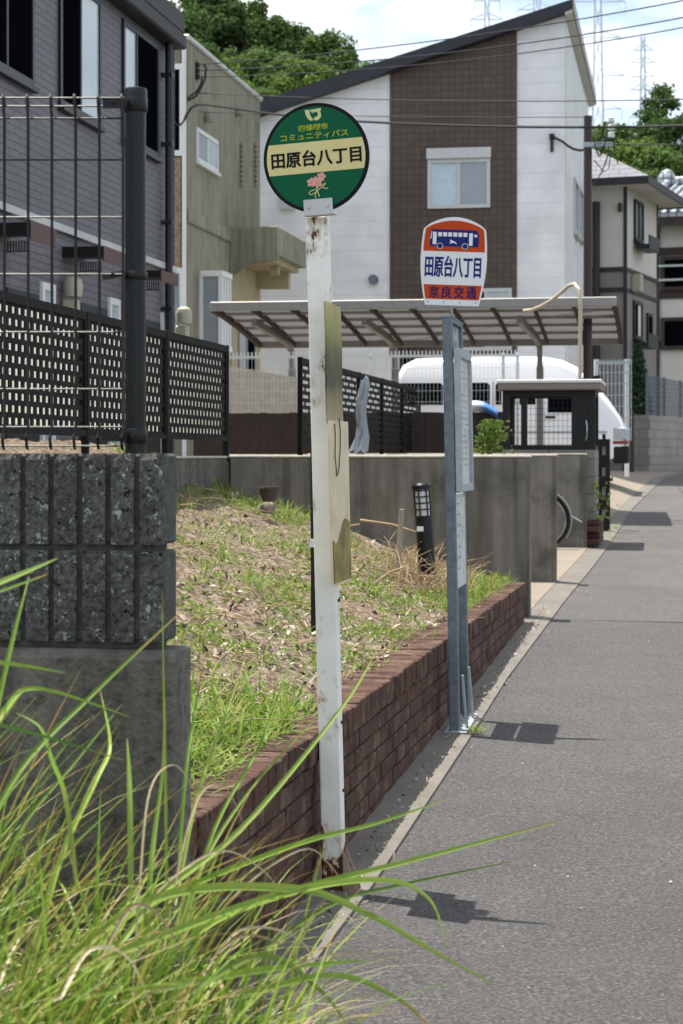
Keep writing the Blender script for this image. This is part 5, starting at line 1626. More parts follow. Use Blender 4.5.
# grey plastic sheet wrapped on the slotted screen
mb = MB(); yy = 17.2
cols_ = [(367,378),(365,385),(362,398),(361,412),(362,428),(361,440),(358,452)]
rnd = random.Random(3)
n = 14
for j, (cx_, cy_) in enumerate(cols_):
    rr_ = [.012,.034,.046,.042,.036,.062,.085][j]
    c = P(cx_, cy_, yy)
    for i in range(n):
        a = 2*math.pi*i/n; r = rr_*(1+.30*math.sin(i*2.7+j*1.9)+rnd.uniform(-.15,.15))
        mb.v.append((c.x+r*math.cos(a), c.y+r*.6*math.sin(a), c.z+.02*math.sin(i*3)))
mb.f = [(j*n+i, j*n+(i+1) % n, (j+1)*n+(i+1) % n, (j+1)*n+i) for j in range(len(cols_)-1) for i in range(n)]
mb.f += [tuple(range(n)), tuple(reversed([(len(cols_)-1)*n+i for i in range(n)]))]
single('plastic_sheet', mb, MT['plastic_grey'], 'crumpled grey plastic sheet hanging bundled against the slotted screen', 'plastic sheet', tuple(P(361, 452, yy)), smooth=True)

# ------------------------------------------------------------------ bicycle standing between the two wall ends
sY = sw3-.32
cr = t_at(541, sY); wr = .315
gy = gz(depth(cr, sY))+.03
T = Thing('bicycle', 'bicycle with a silver mudguard, its rear wheel poking out between the wall ends', 'bicycle', (cr, sY, gy), A)
for nm, t in (('wheel', cr), ('wheel', cr-1.08)):
    c = Vector((t, sY, gy+wr))
    ringp = [c+Vector((wr*.955*math.cos(R(12*i)), 0, wr*.955*math.sin(R(12*i)))) for i in range(31)]
    ringr = [c+Vector((wr*.87*math.cos(R(12*i)), 0, wr*.87*math.sin(R(12*i)))) for i in range(31)]
    w = T.part('wheel', MB().tube(ringr, .013, 6, False), MT['chrome'], smooth=True)
    T.part('tyre', MB().tube(ringp, .021, 8, False), MT['rubber'], w, smooth=True)
    mb = MB()
    for i in range(14):
        a = R(360/14*i); mb.tube([c+Vector((.02*math.cos(a+1), .02*(-1)**i, .02*math.sin(a+1))), c+Vector((wr*.86*math.cos(a), 0, wr*.86*math.sin(a)))], .002, 4)
    mb.tube([c+Vector((0,-.05,0)), c+Vector((0,.05,0))], .022, 8)
    T.part('spoke', mb, MT['chrome'], w)
c = Vector((cr, sY, gy+wr))
rib_pts = [R(-35+i*9) for i in range(21)]
mb = MB()
for a0_, a1_ in zip(rib_pts, rib_pts[1:]):
    for (r0_, ) in ((wr+.022,),):
        vs = []
        for a_ in (a0_, a1_):
            for d in (-.03, .03):
                for dr_ in (0, .006): vs.append(c+Vector(((r0_+dr_)*math.cos(a_), d, (r0_+dr_)*math.sin(a_))))
        mb.add(vs, [(1,5,7,3),(0,2,6,4),(0,4,5,1),(2,3,7,6)])
mb.tube([c+Vector(((wr+.025)*math.cos(R(-2)), 0, (wr+.025)*math.sin(R(8)))), c+Vector((wr+.14, 0, -.02))], .007, 6)
T.part('mudguard', mb, MT['galv_light'])
seat = Vector((cr-.30, sY, gy+.72)); bb = Vector((cr-.45, sY, gy+.28)); hd_ = Vector((cr-.92, sY, gy+.74))
mb = MB()
for a_, b_, r_ in ((c, seat, .010), (c, bb, .011), (bb, seat, .016), (bb, hd_, .018), (seat-Vector((0,0,.1)), hd_, .016), (hd_, Vector((cr-1.08, sY, gy+wr)), .013), (hd_, hd_+Vector((.05,0,.22)), .012)): mb.tube([a_, b_], r_, 8)
T.part('frame', mb, MT['galv'], smooth=True)
T.part('handlebar', MB().tube([hd_+Vector((.22,-.26,.24)), hd_+Vector((.05,-.18,.24)), hd_+Vector((.05,.18,.24)), hd_+Vector((.22,.26,.24))], .011, 8), MT['chrome'], smooth=True)
T.part('saddle', MB().prism([(-.13,-.07),(-.1,-.09),(.0,-.05),(.14,-.02),(.14,.02),(0,.05),(-.1,.09),(-.13,.07)], lambda u, v, d: (seat.x-u, seat.y+v, seat.z+.08+d), 0, .05), MT['rubber'], bevel=.015)

# ------------------------------------------------------------------ things on the bank
yb_ = 13.4
pb_ = P(427, 567, yb_); pt_ = P(421, 483, yb_)
T = Thing('bollard_light', 'black garden bollard lamp with a caged white diffuser leaning on the bank', 'lamp', tuple(pb_))
ax_ = (pt_-pb_).normalized(); Lb = (pt_-pb_).length
mb = MB(); rb_ = .058
mb.tube([pb_-ax_*.2, pb_+ax_*Lb*.585], rb_, 20); mb.tube([pb_+ax_*Lb*.585, pb_+ax_*Lb*.61], rb_*.98, 20)
T.part('body', mb, MT['black_metal'], smooth=True)
T.part('diffuser', MB().tube([pb_+ax_*Lb*.612, pb_+ax_*Lb*.925], rb_*.78, 18), MT['lamp_white'], smooth=True)
mb = MB()
for i in range(4):
    f = .68+i*.075; mb.tube([pb_+ax_*Lb*f, pb_+ax_*(Lb*f+.008)], rb_*.93, 18)
u_ = ax_.orthogonal().normalized(); w_ = ax_.cross(u_)
for i in range(6):
    a = R(60*i+20); o_ = (u_*math.cos(a)+w_*math.sin(a))*rb_*.9; mb.tube([pb_+ax_*Lb*.6+o_, pb_+ax_*Lb*.94+o_], .005, 6)
T.part('cage', mb, MT['black_metal'])
T.part('cap', MB().tube([pb_+ax_*Lb*.925, pb_+ax_*Lb*.93, pb_+ax_*Lb*.975, pb_+ax_*Lb*1.0], [rb_*.9, rb_*1.12, rb_*1.12, rb_*.9], 20), MT['black_metal'], smooth=True)
c_ = pb_+ax_*Lb*.45
T.part('label_plate', MB().box(c_.x-.052, c_.x-.008, c_.y-.062, c_.y-.052, c_.z-.012, c_.z+.02), MT['white_sign'])
single('wooden_stake', MB().beam(P(398, 570, 13.2), P(402, 509, 13.2), .034, .03), MT['wood_grey'], 'weathered grey wooden stake left of the bollard lamp', 'stake', tuple(P(398, 570, 13.2)), bevel=.003)
T = Thing('metal_stake', 'thin black stake with a white clip standing on the bank behind the rusty post', 'stake', tuple(P(313.5, 622, 9.6)))
T.part('rod', MB().beam(P(314.2, 668, 9.6), P(313.5, 440, 9.6), .030, .02), MT['black_metal'])
T.part('clip', MB().box(*sorted((P(310, 0, 9.6).x, P(320, 0, 9.6).x)), 9.57, 9.63, P(0, 547, 9.6).z, P(0, 539, 9.6).z), MT['white'])
def stone(name, px, py, y, w, h, m, lab, cat, seed, flat=False):
    c = P(px, py, y); mb = MB(); n = 16
    rr = random.Random(seed)
    rings = [(.75,-.5),(1.0,-.1),(.95,.3),(.7,.5)] if not flat else [(.62,-.5),(.85,-.1),(1.0,.38),(.97,.5)]
    for r, z in rings:
        for i in range(n):
            a = 2*math.pi*i/n; k = r*(1+.16*math.sin(i*1.9+seed)*(0 if flat else 1))
            mb.v.append((c.x+w/2*k*math.cos(a), c.y+w/2*k*math.sin(a), c.z+h*z+(0 if flat else .1*h*math.sin(i*2.3+seed))))
    L_ = len(rings)
    mb.f = [(j*n+i, j*n+(i+1) % n, (j+1)*n+(i+1) % n, (j+1)*n+i) for j in range(L_-1) for i in range(n)]
    mb.f += [tuple(reversed(range(n))), tuple((L_-1)*n+i for i in range(n))]
    return single(name, mb, m, lab, cat, (c.x, c.y, c.z-h/2), smooth=not flat)
wp = M('dark_wood_pot', '#4a4039', .9, 0, .35, 14, .5, 30)
st = M('bank_stone', '#7d7164', .95, 0, .3, 14, .8, 25)
stone('tree_stump', 269, 494, 14.6, .145, .11, wp, 'dark cut tree stump with a pale top on the bank below the wall', 'stump', 1, True)
single('stump_top', MB().box(0,.001,0,.001,0,.001), wp, 'x', 'x', (0,0,-50)) if False else None
stone('stone', 184, 498, 14.2, .12, .11, st, 'rounded brown stone at the top left of the bank', 'stone', 2)
stone('stone', 206, 498, 14.5, .09, .10, wp, 'dark upright stone right of the rounded brown stone on the bank', 'stone', 3)
stone('stone', 268, 508, 14.2, .11, .07, st, 'flat pale stone lying just below the cut stump', 'stone', 4)
stone('stone', 232, 496, 14.7, .10, .05, st, 'thin slab stone left of the cut stump', 'stone', 6)

# ------------------------------------------------------------------ utility pole and overhead cables
yP = 28.4
xP = px2x(588, yP)
T = Thing('utility_pole', 'slim dark brown utility pole in front of the white house', 'utility pole', (xP, yP, gz(yP)))
T.part('pole', MB().tube([(xP-.01, yP, gz(yP)-.1), (xP, yP, py2z(116, yP))], [.066, .058], 16), MT['pole_brown'], smooth=True)
zp_ = lambda py: py2z(py, yP)
mb = MB()
mb.box(xP-.08, xP+.14, yP-.09, yP-.07, zp_(148), zp_(143)); mb.box(xP+.02, xP+.34, yP-.10, yP-.075, zp_(147), zp_(143))
T.part('crossarm', mb, MT['galv_light'])
mb = MB()
for dz in (0, .11, .22): mb.lathe([(.02,-.04),(.05,-.03),(.05,.0),(.03,.01),(.05,.02),(.03,.05)], (xP+.32, yP-.08, zp_(136)+dz), 10)
T.part('insulator', mb, MT['white'], smooth=True)
mb = MB()
for k_ in range(3):
    mb.tube([P(594+i*2.6+k_*3, 140+14*math.sin(i*.8+k_)+i*1.5, yP-.1+.05*k_) for i in range(8)], .009, 5)
mb.tube([P(594, 160, yP), P(604, 172, yP), P(609, 168, yP), P(611, 150, yP)], .008, 5)
T.part('jumper_wire', mb, MT['cable'])
gcab = 'overhead cables across the street'
yL, yRr = 33.2, 25.0
def cable(name, pts, ys, r, lab, n=24):
    """points are (px, py) of a line between supports at depth ys[0]..ys[1]"""
    P3 = []
    for i, (a, b) in enumerate(pts):
        f = (a-pts[0][0])/(pts[-1][0]-pts[0][0]); P3.append(P(a, b, ys[0]+(ys[1]-ys[0])*f))
    mb = MB().tube(P3, r, 6)
    single('overhead_cable', mb, MT['cable'], lab, 'cable', tuple(P3[0]), 0, gcab)
def curve(p0, p1, sag, n=20): return [(p0[0]+(p1[0]-p0[0])*i/n, p0[1]+(p1[1]-p0[1])*i/n+sag*4*(i/n)*(1-i/n)) for i in range(n+1)]
cable('c', curve((198, 64.5), (760, -15), 10), (yL, yRr), .0085, 'top one of the three thin cables crossing the roof of the white house')
cable('c', curve((198, 70.5), (760, 2), 13), (yL, yRr), .0085, 'middle one of the three thin cables crossing the roof of the white house')
cable('c', curve((198, 77), (760, 12), 14), (yL, yRr), .0075, 'lowest of the three thin cables crossing the roof of the white house')
cable('c', [(171.5, 100), (172, 110), (174, 120), (178, 126), (183, 123), (187, 114), (192, 107), (198, 104.3), (206, 104.6), (235, 108.5), (265, 113), (300, 117), (340, 120.5), (400, 123.5), (460, 125.5), (530, 127), (588, 127.3), (640, 126.8), (700, 125), (760, 123)], (33.0, 25.5), .020, 'thick black cable passing just behind the top of the round sign')
cable('c', curve((197, 93), (760, 97), 6), (33.0, 26.0), .0075, 'thin cable crossing the brown panel above the thick black cable')
cable('c', curve((200, 112), (588, 117), 2), (33.4, yP), .006, 'faint thin cable running between thick cable and utility pole top')
cable('c', [(204, 64), (206, 68), (205, 78), (201, 88), (196, 96), (189, 100), (183, 97), (178, 92)], (yL-.3, yL-.2), .020, 'looped black cable hanging from the insulators of the olive house')
cable('c', [(202, 76), (201, 84), (196, 92), (188, 98), (180, 101), (177, 108), (178, 118)], (yL-.3, yL-.2), .016, 'inner looped cable hanging beside the dark junction box')
cable('c', curve((590, 143), (760, 142), 2), (yP, 26), .008, 'thin cable leaving the utility pole towards the right edge')
cable('c', curve((592, 186), (609, 152), 5), (50.5, yP), .012, 'drop cable from the utility pole to the hipped roof house')

# ------------------------------------------------------------------ power pylons far away
def pylon(px, top_py, y, w, lab, arms):
    c = P(px, top_py, y); zb_ = 5.0; H = c.z-zb_
    T = Thing('pylon', lab, 'pylon', (c.x, y, zb_), 0, 'lattice pylons on the skyline')
    mb = MB()
    def hw(f): return w*(1.7*(1-f)**1.4+.36)      # half width up the tower
    def corner(i, f): return Vector((c.x+hw(f)*(1 if i in (0, 3) else -1), y+hw(f)*(1 if i < 2 else -1), zb_+H*f))
    lv = [0]+[1-(1-i/16)**1.15 for i in range(1, 17)]
    lw = .11*y/500
    for i in range(4):
        for a, b in zip(lv, lv[1:]): mb.beam(corner(i, a), corner(i, b), lw*1.5)
    for a, b in zip(lv, lv[1:]):
        for i in range(4):
            j = (i+1) % 4
            mb.beam(corner(i, a), corner(j, b), lw); mb.beam(corner(j, a), corner(i, b), lw)
    T.part('tower', mb, MT['pylon'])
    for f, aw in arms:
        mb = MB()
        for s in (-1, 1):
            for q in (-1, 1):
                tip = Vector((c.x+s*aw, y, zb_+H*f))
                mb.beam(Vector((c.x+s*hw(f), y+q*hw(f), zb_+H*f)), tip, lw)
                mb.beam(Vector((c.x+s*hw(f), y+q*hw(f), zb_+H*(f+.013))), tip, lw)
            mb.beam(tip, tip-Vector((0,0,H*.022)), lw*1.2)
        T.part('cross_arm', mb, MT['pylon'])
    return T
arms_ = []
pylon(643, 36, 520, 1.35, 'farthest lattice pylon, rightmost over the trees', [(.965, 2.6), (.935, 3.3), (.900, 2.9), (.868, 3.4), (.80, 3.6), (.735, 3.8), (.70, 3.2)])
pylon(598, -70, 450, 1.5, 'tall lattice pylon seen just right of the white house roof', [(.93, 5.0), (.86, 6.2), (.79, 5.2), (.715, 6.4), (.65, 5.4), (.585, 6.6)])
pylon(487, -20, 560, 1.5, 'lattice pylon leftmost above the white house roof', [(.955, 3.6), (.915, 4.6), (.875, 4.2), (.82, 5.0), (.78, 4.6)])
pylon(537, -55, 500, 1.7, 'lattice pylon above the roof between the leftmost and the tall one', [(.93, 4.4), (.87, 4.8), (.825, 4.4), (.78, 5.4), (.73, 5.0)])

# ------------------------------------------------------------------ trees
def pine_mesh(seed, n=5200, size=.20):
    """loose clumps on separate limbs, sky showing between them"""
    rnd = random.Random(seed); mb = MB(); lobes = []
    for i in range(15):
        h = rnd.uniform(-.75, .95); a = rnd.random()*6.283; rr = rnd.uniform(.1, .85)*(1-.55*max(0, h))
        lobes.append((Vector((rr*math.cos(a), rr*math.sin(a), h)), rnd.uniform(.12, .27)))
    for i in range(n):
        c, r = rnd.choice(lobes)
        p = c + Vector((rnd.gauss(0, .55), rnd.gauss(0, .55), rnd.gauss(0, .34)))*r
        leaf_quad(mb, p, size*.22, rnd, .6, .7)
    return mb
def crown_mesh(seed, m, n=7000, size=.20, squash=.8):
    """leaf clumps on a cluster of uneven lobes, about 1 unit in radius, standing on z=0"""
    rnd = random.Random(seed); mb = MB()
    lobes = []
    for i in range(34):
        a = rnd.random()*6.283; h = rnd.uniform(-.6, 1.0)
        rr = math.sqrt(max(0, 1-(max(h, 0))**2))*rnd.uniform(.45, .80)
        lobes.append((Vector((rr*math.cos(a), rr*math.sin(a), h*.78*squash)), rnd.uniform(.13, .34)))
    lobes.append((Vector((0,0,.1)), .6))
    for i in range(n):
        c, r = rnd.choice(lobes)
        d = Vector((rnd.gauss(0,1), rnd.gauss(0,1), rnd.gauss(0,1)+.35)).normalized()
        p = c + d*r*(rnd.random()**.30)*rnd.uniform(.85, 1.12)
        nn = (d + Vector((rnd.gauss(0,.55), rnd.gauss(0,.55), rnd.gauss(0,.55)+.3))).normalized()
        u = nn.orthogonal().normalized(); w = nn.cross(u); a = rnd.random()*6.283
        u, w = u*math.cos(a)+w*math.sin(a), w*math.cos(a)-u*math.sin(a)
        s = size*.25*rnd.uniform(.55, 1.35)
        b = len(mb.v)
        mb.v += [tuple(p-u*s-w*s*.25), tuple(p-u*s*.2+w*s*.7), tuple(p+u*s+w*s*.2), tuple(p+u*s*.25-w*s*.75)]
        mb.f.append((b, b+1, b+2, b+3))
    return mb
def tree_proto(seed, m, lab, n=11000, size=.15):
    T = Thing('tree', lab, 'tree', (0,0,0), 0, 'trees on the wooded hill')
    rnd = random.Random(seed+50)
    mb = MB().tube([(0,0,-2.2), (.03,.02,-1.3), (0,.03,-.7), (.02,0,-.1)], [.12,.09,.075,.05], 8)
    for i in range(6):
        a = i*1.05+rnd.random(); z = -.9+.16*i
        mb.tube([(0,.02,z), (.25*math.cos(a), .25*math.sin(a), z+.25), (.55*math.cos(a), .55*math.sin(a), z+.62)], [.045,.03,.012], 6)
    T.part('trunk', mb, MT['bark'])
    T.part('crown', pine_mesh(seed) if seed == 6 else crown_mesh(seed, m, n, size), m)
    return T.o
protos = {}
placed = []
def put_tree(kind, px, top, y, rad, lab, rot):
    key, m, seed = {'d': ('d', MT['leaf_dark'], 1), 'e': ('e', MT['leaf_dark'], 2), 'm': ('m', MT['leaf_mid'], 3), 'y': ('y', MT['leaf_yellow'], 4), 'p': ('p', MT['leaf_dark'], 6)}[kind]
    if key not in protos:
        o = tree_proto(seed, m, lab); protos[key] = o
    else:
        src = protos[key]; o = src.copy(); C.objects.link(o)
        for ch in src.children:
            c = ch.copy(); C.objects.link(c); c.parent = o
    p = P(px, top, y)
    o.location = (p.x, p.y, p.z-rad*1.02); o.scale = (rad, rad, rad); o.rotation_euler = (0, 0, rot)
    o['label'] = lab
TREES = [
 ('d',205,-28,118,3.6,'tall dark green tree at the top left of the wooded hill'),
 ('e',168,-12,112,3.4,'dark tree rising directly behind the grey apartment roof corner'),
 ('d',246,-12,116,3.0,'dark tree at the hilltop where wood and sky first meet'),
 ('e',288,14,120,2.8,'dark green tree on the skyline straight above the round sign'),
 ('m',330,26,118,2.7,'mid green tree on the skyline left of the sloping roof'),
 ('m',370,56,112,2.3,'lowest tree at the right end of the hill wood beside the sloping roof'),
 ('y',222,48,100,2.6,'yellow green tree above the olive house parapet'),
 ('m',268,40,104,2.5,'mid green tree in the middle of the hill wood'),
 ('y',306,52,102,2.6,'yellow green tree above and right of the round sign'),
 ('m',345,68,104,2.2,'light green tree just above the dark sloping roof'),
 ('m',258,82,92,2.0,'light tree low at the olive house corner'),
 ('m',290,86,94,2.0,'bright low tree between the olive house and the sloping roof'),
 ('e',190,30,98,2.6,'dark tree behind the peak of the olive house parapet'),
 ('m',322,84,93,1.7,'round light tree directly behind the sloping roof edge'),
 ('d',240,40,108,2.4,'dark tree between the two yellow green trees on the hill'),
 ('m',604,116,96,2.2,'bright green tree beside the utility pole top'),
 ('y',634,132,92,2.3,'bright tree above the hipped roof'),
 ('m',668,140,90,2.4,'mid green tree behind the glazed tile roof'),
 ('p',668,86,98,2.4,'dark open crowned pine rising above the other trees at the right edge'),
 ('p',700,96,97,2.6,'dark tree half cut off by the right edge'),
 ('m',620,160,86,1.8,'low tree right of the utility pole behind the hipped roof'),
 ('p',650,112,100,2.0,'smaller loose dark crown left of and below the open crowned pine'),
 ('d',676,106,94,2.2,'dense dark crown behind the open crowned pine at the right edge'),
 ('y',582,140,95,2.2,'green tree partly hidden by the white house and utility pole'),
]
for i, a in enumerate(TREES): put_tree(*a[:5], a[5], i*1.37)
rnd = random.Random(77)
# wood covering the rest of the hill, seen only as one mass
mb = MB()
for i in range(9000):
    x, y = rnd.uniform(-45, 45), rnd.uniform(95, 165)
    z = terrain_z(x, y)
    leaf_quad(mb, Vector((x, y, z+rnd.random()**.7*2.2)), .55, rnd, .3, .7)
setting('hill_wood', mb, MT['leaf_mid'], 'stuff')

# ------------------------------------------------------------------ weeds, leaf litter and twigs on the bank
def blade(mb, base, az, lean, length, width, droop, rnd, seg=6, twist=.0, tips=False):
    """folded grass blade: starts at an angle and bends over"""
    d = Vector((math.cos(az)*math.sin(lean), math.sin(az)*math.sin(lean), math.cos(lean)))
    side = Vector((-math.sin(az+twist), math.cos(az+twist), 0))
    p = Vector(base); b = len(mb.v)
    for i in range(seg+1):
        f = i/seg
        w = width*(1-.1*f)*(1-f**3.0)*min(1, .55+f*3) if i < seg else 0.0006
        nrm = d.cross(side)
        if tips: mb.tip.update({len(mb.v): f, len(mb.v)+1: f, len(mb.v)+2: f})
        mb.v += [tuple(p-side*w/2), tuple(p-nrm*w*.22), tuple(p+side*w/2)]
        d = (d + Vector((math.cos(az)*droop*.4, math.sin(az)*droop*.4, -droop))/seg*(.3+1.6*f)).normalized()
        p = p + d*length/seg
    for i in range(seg):
        a = b+i*3
        mb.f += [(a, a+1, a+4, a+3), (a+1, a+2, a+5, a+4)]
rnd = random.Random(21)
mb = MB(); ml = MB(); mt_ = MB(); mdry = MB()
def bank_pt(u, y): return Vector((brick_x(y)-.1-u, y, bank_z(u, y)))
for i in range(1000):           # tufts
    y = rnd.uniform(4.8, 15.1); u = rnd.uniform(.02, 2.8)
    if mnoise.noise(Vector((u*1.4, y*1.1, 9))) < .06 and rnd.random() < .9: continue
    c = bank_pt(u, y)
    for j in range(rnd.randint(4, 12)):
        blade(mb, c+Vector((rnd.gauss(0,.03), rnd.gauss(0,.03), -.005)), rnd.random()*6.283, rnd.uniform(.1, 1.1), rnd.uniform(.04, .13), rnd.uniform(.004, .010), rnd.uniform(.3, 1.4), rnd, 3)
for i in range(2000):          # lush strip near the block wall and along the brick top
    y = 4.8+rnd.random()**1.3*2.7; u = abs(rnd.gauss(0, .28))+.0
    if y > 6.8 and u > .45: continue
    c = bank_pt(u, y)
    blade(mb, c+Vector((0,0,-.01)), rnd.random()*6.283, rnd.uniform(.2, 1.2), rnd.uniform(.07, .20), rnd.uniform(.006, .015), rnd.uniform(.4, 1.6), rnd, 4)
for i in range(900):
    y = rnd.uniform(12.0, 15.1); u = abs(rnd.gauss(0,.16)); c = bank_pt(u, y)
    blade(mb, c, rnd.random()*6.283, rnd.uniform(.1, .9), rnd.uniform(.05, .14), .008, rnd.uniform(.3, 1.2), rnd, 3)
for i in range(700):
    u = rnd.uniform(1.5, 3.0); y = 15.45-.02*u-rnd.random()*.35; c = bank_pt(u, y)
    blade(mb, c, rnd.random()*6.283, rnd.uniform(.1, .8), rnd.uniform(.05, .16), .008, rnd.uniform(.3, 1.2), rnd, 3)
for i in range(3200):           # broad leaved weeds
    y = rnd.uniform(5, 15); u = rnd.uniform(.0, 2.6)
    if mnoise.noise(Vector((u*2.4, y*1.7, 19))) < .06: continue
    c = bank_pt(u, y)
    for j in range(7):
        leaf_quad(mb, c+Vector((rnd.gauss(0,.035), rnd.gauss(0,.035), rnd.random()*.05)), rnd.uniform(.008,.017), rnd, 1.0)
for i in range(210):           # soft cushions of fine leaved weeds
    y = 5.2+9.8*rnd.random(); u = rnd.uniform(.05, 2.6); rr_ = rnd.uniform(.05, .15)
    for j in range(int(900*rr_)):
        a = rnd.random()*6.283; r = rr_*rnd.random()**.5
        c = bank_pt(max(0, u+r*math.cos(a)), min(15.2, y+r*1.4*math.sin(a)))
        leaf_quad(mb, c+Vector((0, 0, rnd.random()*.07*(1-(r/rr_)**2)+.005)), rnd.uniform(.006,.014), rnd, .6, .35)
wx, wy = px2x(473, 10.1), 10.1
for i in range(34): blade(mb, (wx+rnd.gauss(0,.02), wy+rnd.gauss(0,.03), gz(wy)+.01), rnd.random()*6.283, rnd.uniform(.2,1.1), rnd.uniform(.04,.11), .007, 1.0, rnd, 3)
for i in range(40):
    k_ = rnd.choice([3.0, .6]); y = rnd.uniform(23.5, 26.5); p = Vector((px2x(606-(y-23.5)*-2.5, y), y, gz(y)))
    blade(mb, p+Vector((rnd.uniform(-.15,.1), 0, 0)), rnd.random()*6.283, rnd.uniform(.1,.9), rnd.uniform(.06,.16), .010, 1.0, rnd, 3)
setting('bank_weeds', mb, MT['weed'], 'stuff')
for i in range(30000):
    y = rnd.uniform(4.9, 15.2); u = rnd.uniform(.03, 2.8)
    k = mnoise.noise(Vector((u*1.2, y*.9, 31)))
    if rnd.random() > .55+1.5*(k+.15*(1.2-u)): continue
    c = bank_pt(u, y)+Vector((0,0,.006+rnd.random()*.018))
    leaf_quad(ml, c, .006+.022*rnd.random()**3.0, rnd, .8, rnd.uniform(.2,.6))
for i in range(420):           # litter in the gutter and at the kerb
    y = 5.0+rnd.random()*11
    c = Vector((brick_x(y)+.06+abs(rnd.gauss(0,.05)), y, gz(y)+.03))
    leaf_quad(ml, c, rnd.uniform(.006, .014), rnd, 2.0, .5)
for i in range(90):
    y = 5.2+rnd.random()**1.5*14; x = kl[0][0]
    xk = next(a[0]+(b[0]-a[0])*(y-a[1])/(b[1]-a[1]) for a, b in zip(kl, kl[1:]) if a[1] <= y <= b[1])
    leaf_quad(ml, Vector((xk+abs(rnd.gauss(0,.9)), y, gz(y)+.008)), rnd.uniform(.004,.010), rnd, 3.0, .5)
setting('leaf_litter', ml, MT['litter'], 'stuff')
for i in range(1500):
    y = rnd.uniform(4.9, 15.2); u = rnd.uniform(.05, 2.7); c = bank_pt(u, y)
    blade(mdry, c, rnd.random()*6.283, rnd.uniform(.7, 1.5), rnd.uniform(.05, .16), .005, rnd.uniform(.2, .9), rnd, 3)
for i in range(900):           # dry grass along the kerb edge
    k_ = rnd.randrange(len(kl)-1); p = kl[k_]
    if not 5 < p[1] < 20: continue
    f = rnd.random(); x = p[0]+(kl[k_+1][0]-p[0])*f; y = p[1]+(kl[k_+1][1]-p[1])*f
    if mnoise.noise(Vector((x, y*1.6, 3))) < .05: continue
    blade(mdry, (x+rnd.uniform(-.01,.035), y, gz(y)), rnd.random()*6.283, rnd.uniform(.7, 1.5), rnd.uniform(.02, .06), .004, .6, rnd, 3)
setting('dry_grass', mdry, MT['straw'], 'stuff')
for i in range(260):
    y = rnd.uniform(6, 15); u = rnd.uniform(.1, 2.4); c = bank_pt(u, y)+Vector((0,0,.015))
    a = rnd.random()*6.283; l = rnd.uniform(.1, .4)
    mt_.tube([c, c+Vector((math.cos(a)*l*.5, math.sin(a)*l*.5, .02)), c+Vector((math.cos(a+.3)*l, math.sin(a+.3)*l, .0))], [.0045,.0035,.0015], 5)
for i in range(260):           # dead stalks heaped round the bollard lamp
    px, py = rnd.gauss(427, 20), rnd.gauss(560, 18)
    y = 13.0+rnd.uniform(-.4, 1.2); x = px2x(px, y); u = brick_x(y)-.1-x
    if u < .1: continue
    c = bank_pt(u, y); a = rnd.random()*6.283; l = rnd.uniform(.12, .38)
    e = c+Vector((math.cos(a)*l, math.sin(a)*l, rnd.uniform(.02, .26)))
    mt_.tube([c, (c+e)/2+Vector((0,0,.05)), e], [.004,.003,.0015], 4)
for (a, b, y) in (((305,553),(334,535),13.2),((334,535),(360,524),13.2),((205,595),(243,605),10.6),((360,520),(425,535),13.6),((240,648),(262,634),9.4),((372,585),(410,565),12.2),((225,575),(238,600),11)):
    mt_.tube([P(*a, y), (P(*a, y)+P(*b, y))/2+Vector((0,0,.02)), P(*b, y)], [.010,.008,.004], 6)
setting('twigs', mt_, M('dry_twig', '#a38d70', .9, 0, .3, 12), 'stuff')

# ------------------------------------------------------------------ tall grass in the foreground
rnd = random.Random(33)
mb = MB(); ms = MB()
def tallness(x): return 1.15 - .42*max(0, min(1, (x+1.0)/.85))
for i in range(1250):          # the tussock itself
    bx_ = -1.15+.98*rnd.random()**1.25; by_ = rnd.uniform(3.05, 4.15)
    az = rnd.choice([rnd.gauss(-.2,.8), rnd.random()*6.283])
    L_ = tallness(bx_)*rnd.uniform(.55, 1.08)
    blade(mb, (bx_, by_, .08+rnd.random()*.1), az, abs(rnd.gauss(.22,.20)), L_, rnd.uniform(.009, .020), rnd.uniform(.25, 1.5), rnd, 10, rnd.uniform(-.6,.6), True)
for i in range(750):           # last year's straw standing in it
    bx_ = -1.15+.98*rnd.random()**1.1; by_ = rnd.uniform(3.05, 4.15)
    blade(ms, (bx_, by_, .1+rnd.random()*.25), rnd.random()*6.283, rnd.uniform(.15,.8), tallness(bx_)*rnd.uniform(.40,.85), rnd.uniform(.006,.016), rnd.uniform(.8,2.6), rnd, 9, rnd.uniform(-.8,.8))
for i in range(120):           # broad blades thrown over to the right
    bx_, by_ = rnd.uniform(-1.25, -.50), rnd.uniform(2.9, 3.9)
    blade(mb, (bx_, by_, rnd.uniform(.1,.3)), rnd.gauss(-.15,.40), rnd.uniform(.30, .75), tallness(bx_)*rnd.uniform(.7, 1.08), rnd.uniform(.010, .017), rnd.uniform(.05, .8), rnd, 12, rnd.uniform(-.5,.5), True)
for i in range(900):           # short leafy undergrowth and dead leaves
    bx_, by_ = rnd.uniform(-1.15, -.25), rnd.uniform(3.0, 4.1)
    blade(mb if i % 2 == 0 else ms, (bx_, by_, rnd.uniform(.35,.62)*tallness(bx_)), rnd.random()*6.283, rnd.uniform(.4,1.3), rnd.uniform(.18,.42), rnd.uniform(.008,.017), rnd.uniform(.5,2.2), rnd, 8, rnd.uniform(-.8,.8))
for i in range(60):            # thin straw spilling over the kerb
    bx_, by_ = rnd.uniform(-.50, -.22), rnd.uniform(3.7, 4.8)
    blade(ms, (bx_, by_, .15), rnd.gauss(-.3,.5), rnd.uniform(.4,1.0), rnd.uniform(.45,.75), rnd.uniform(.003,.006), rnd.uniform(.6,1.8), rnd, 10)
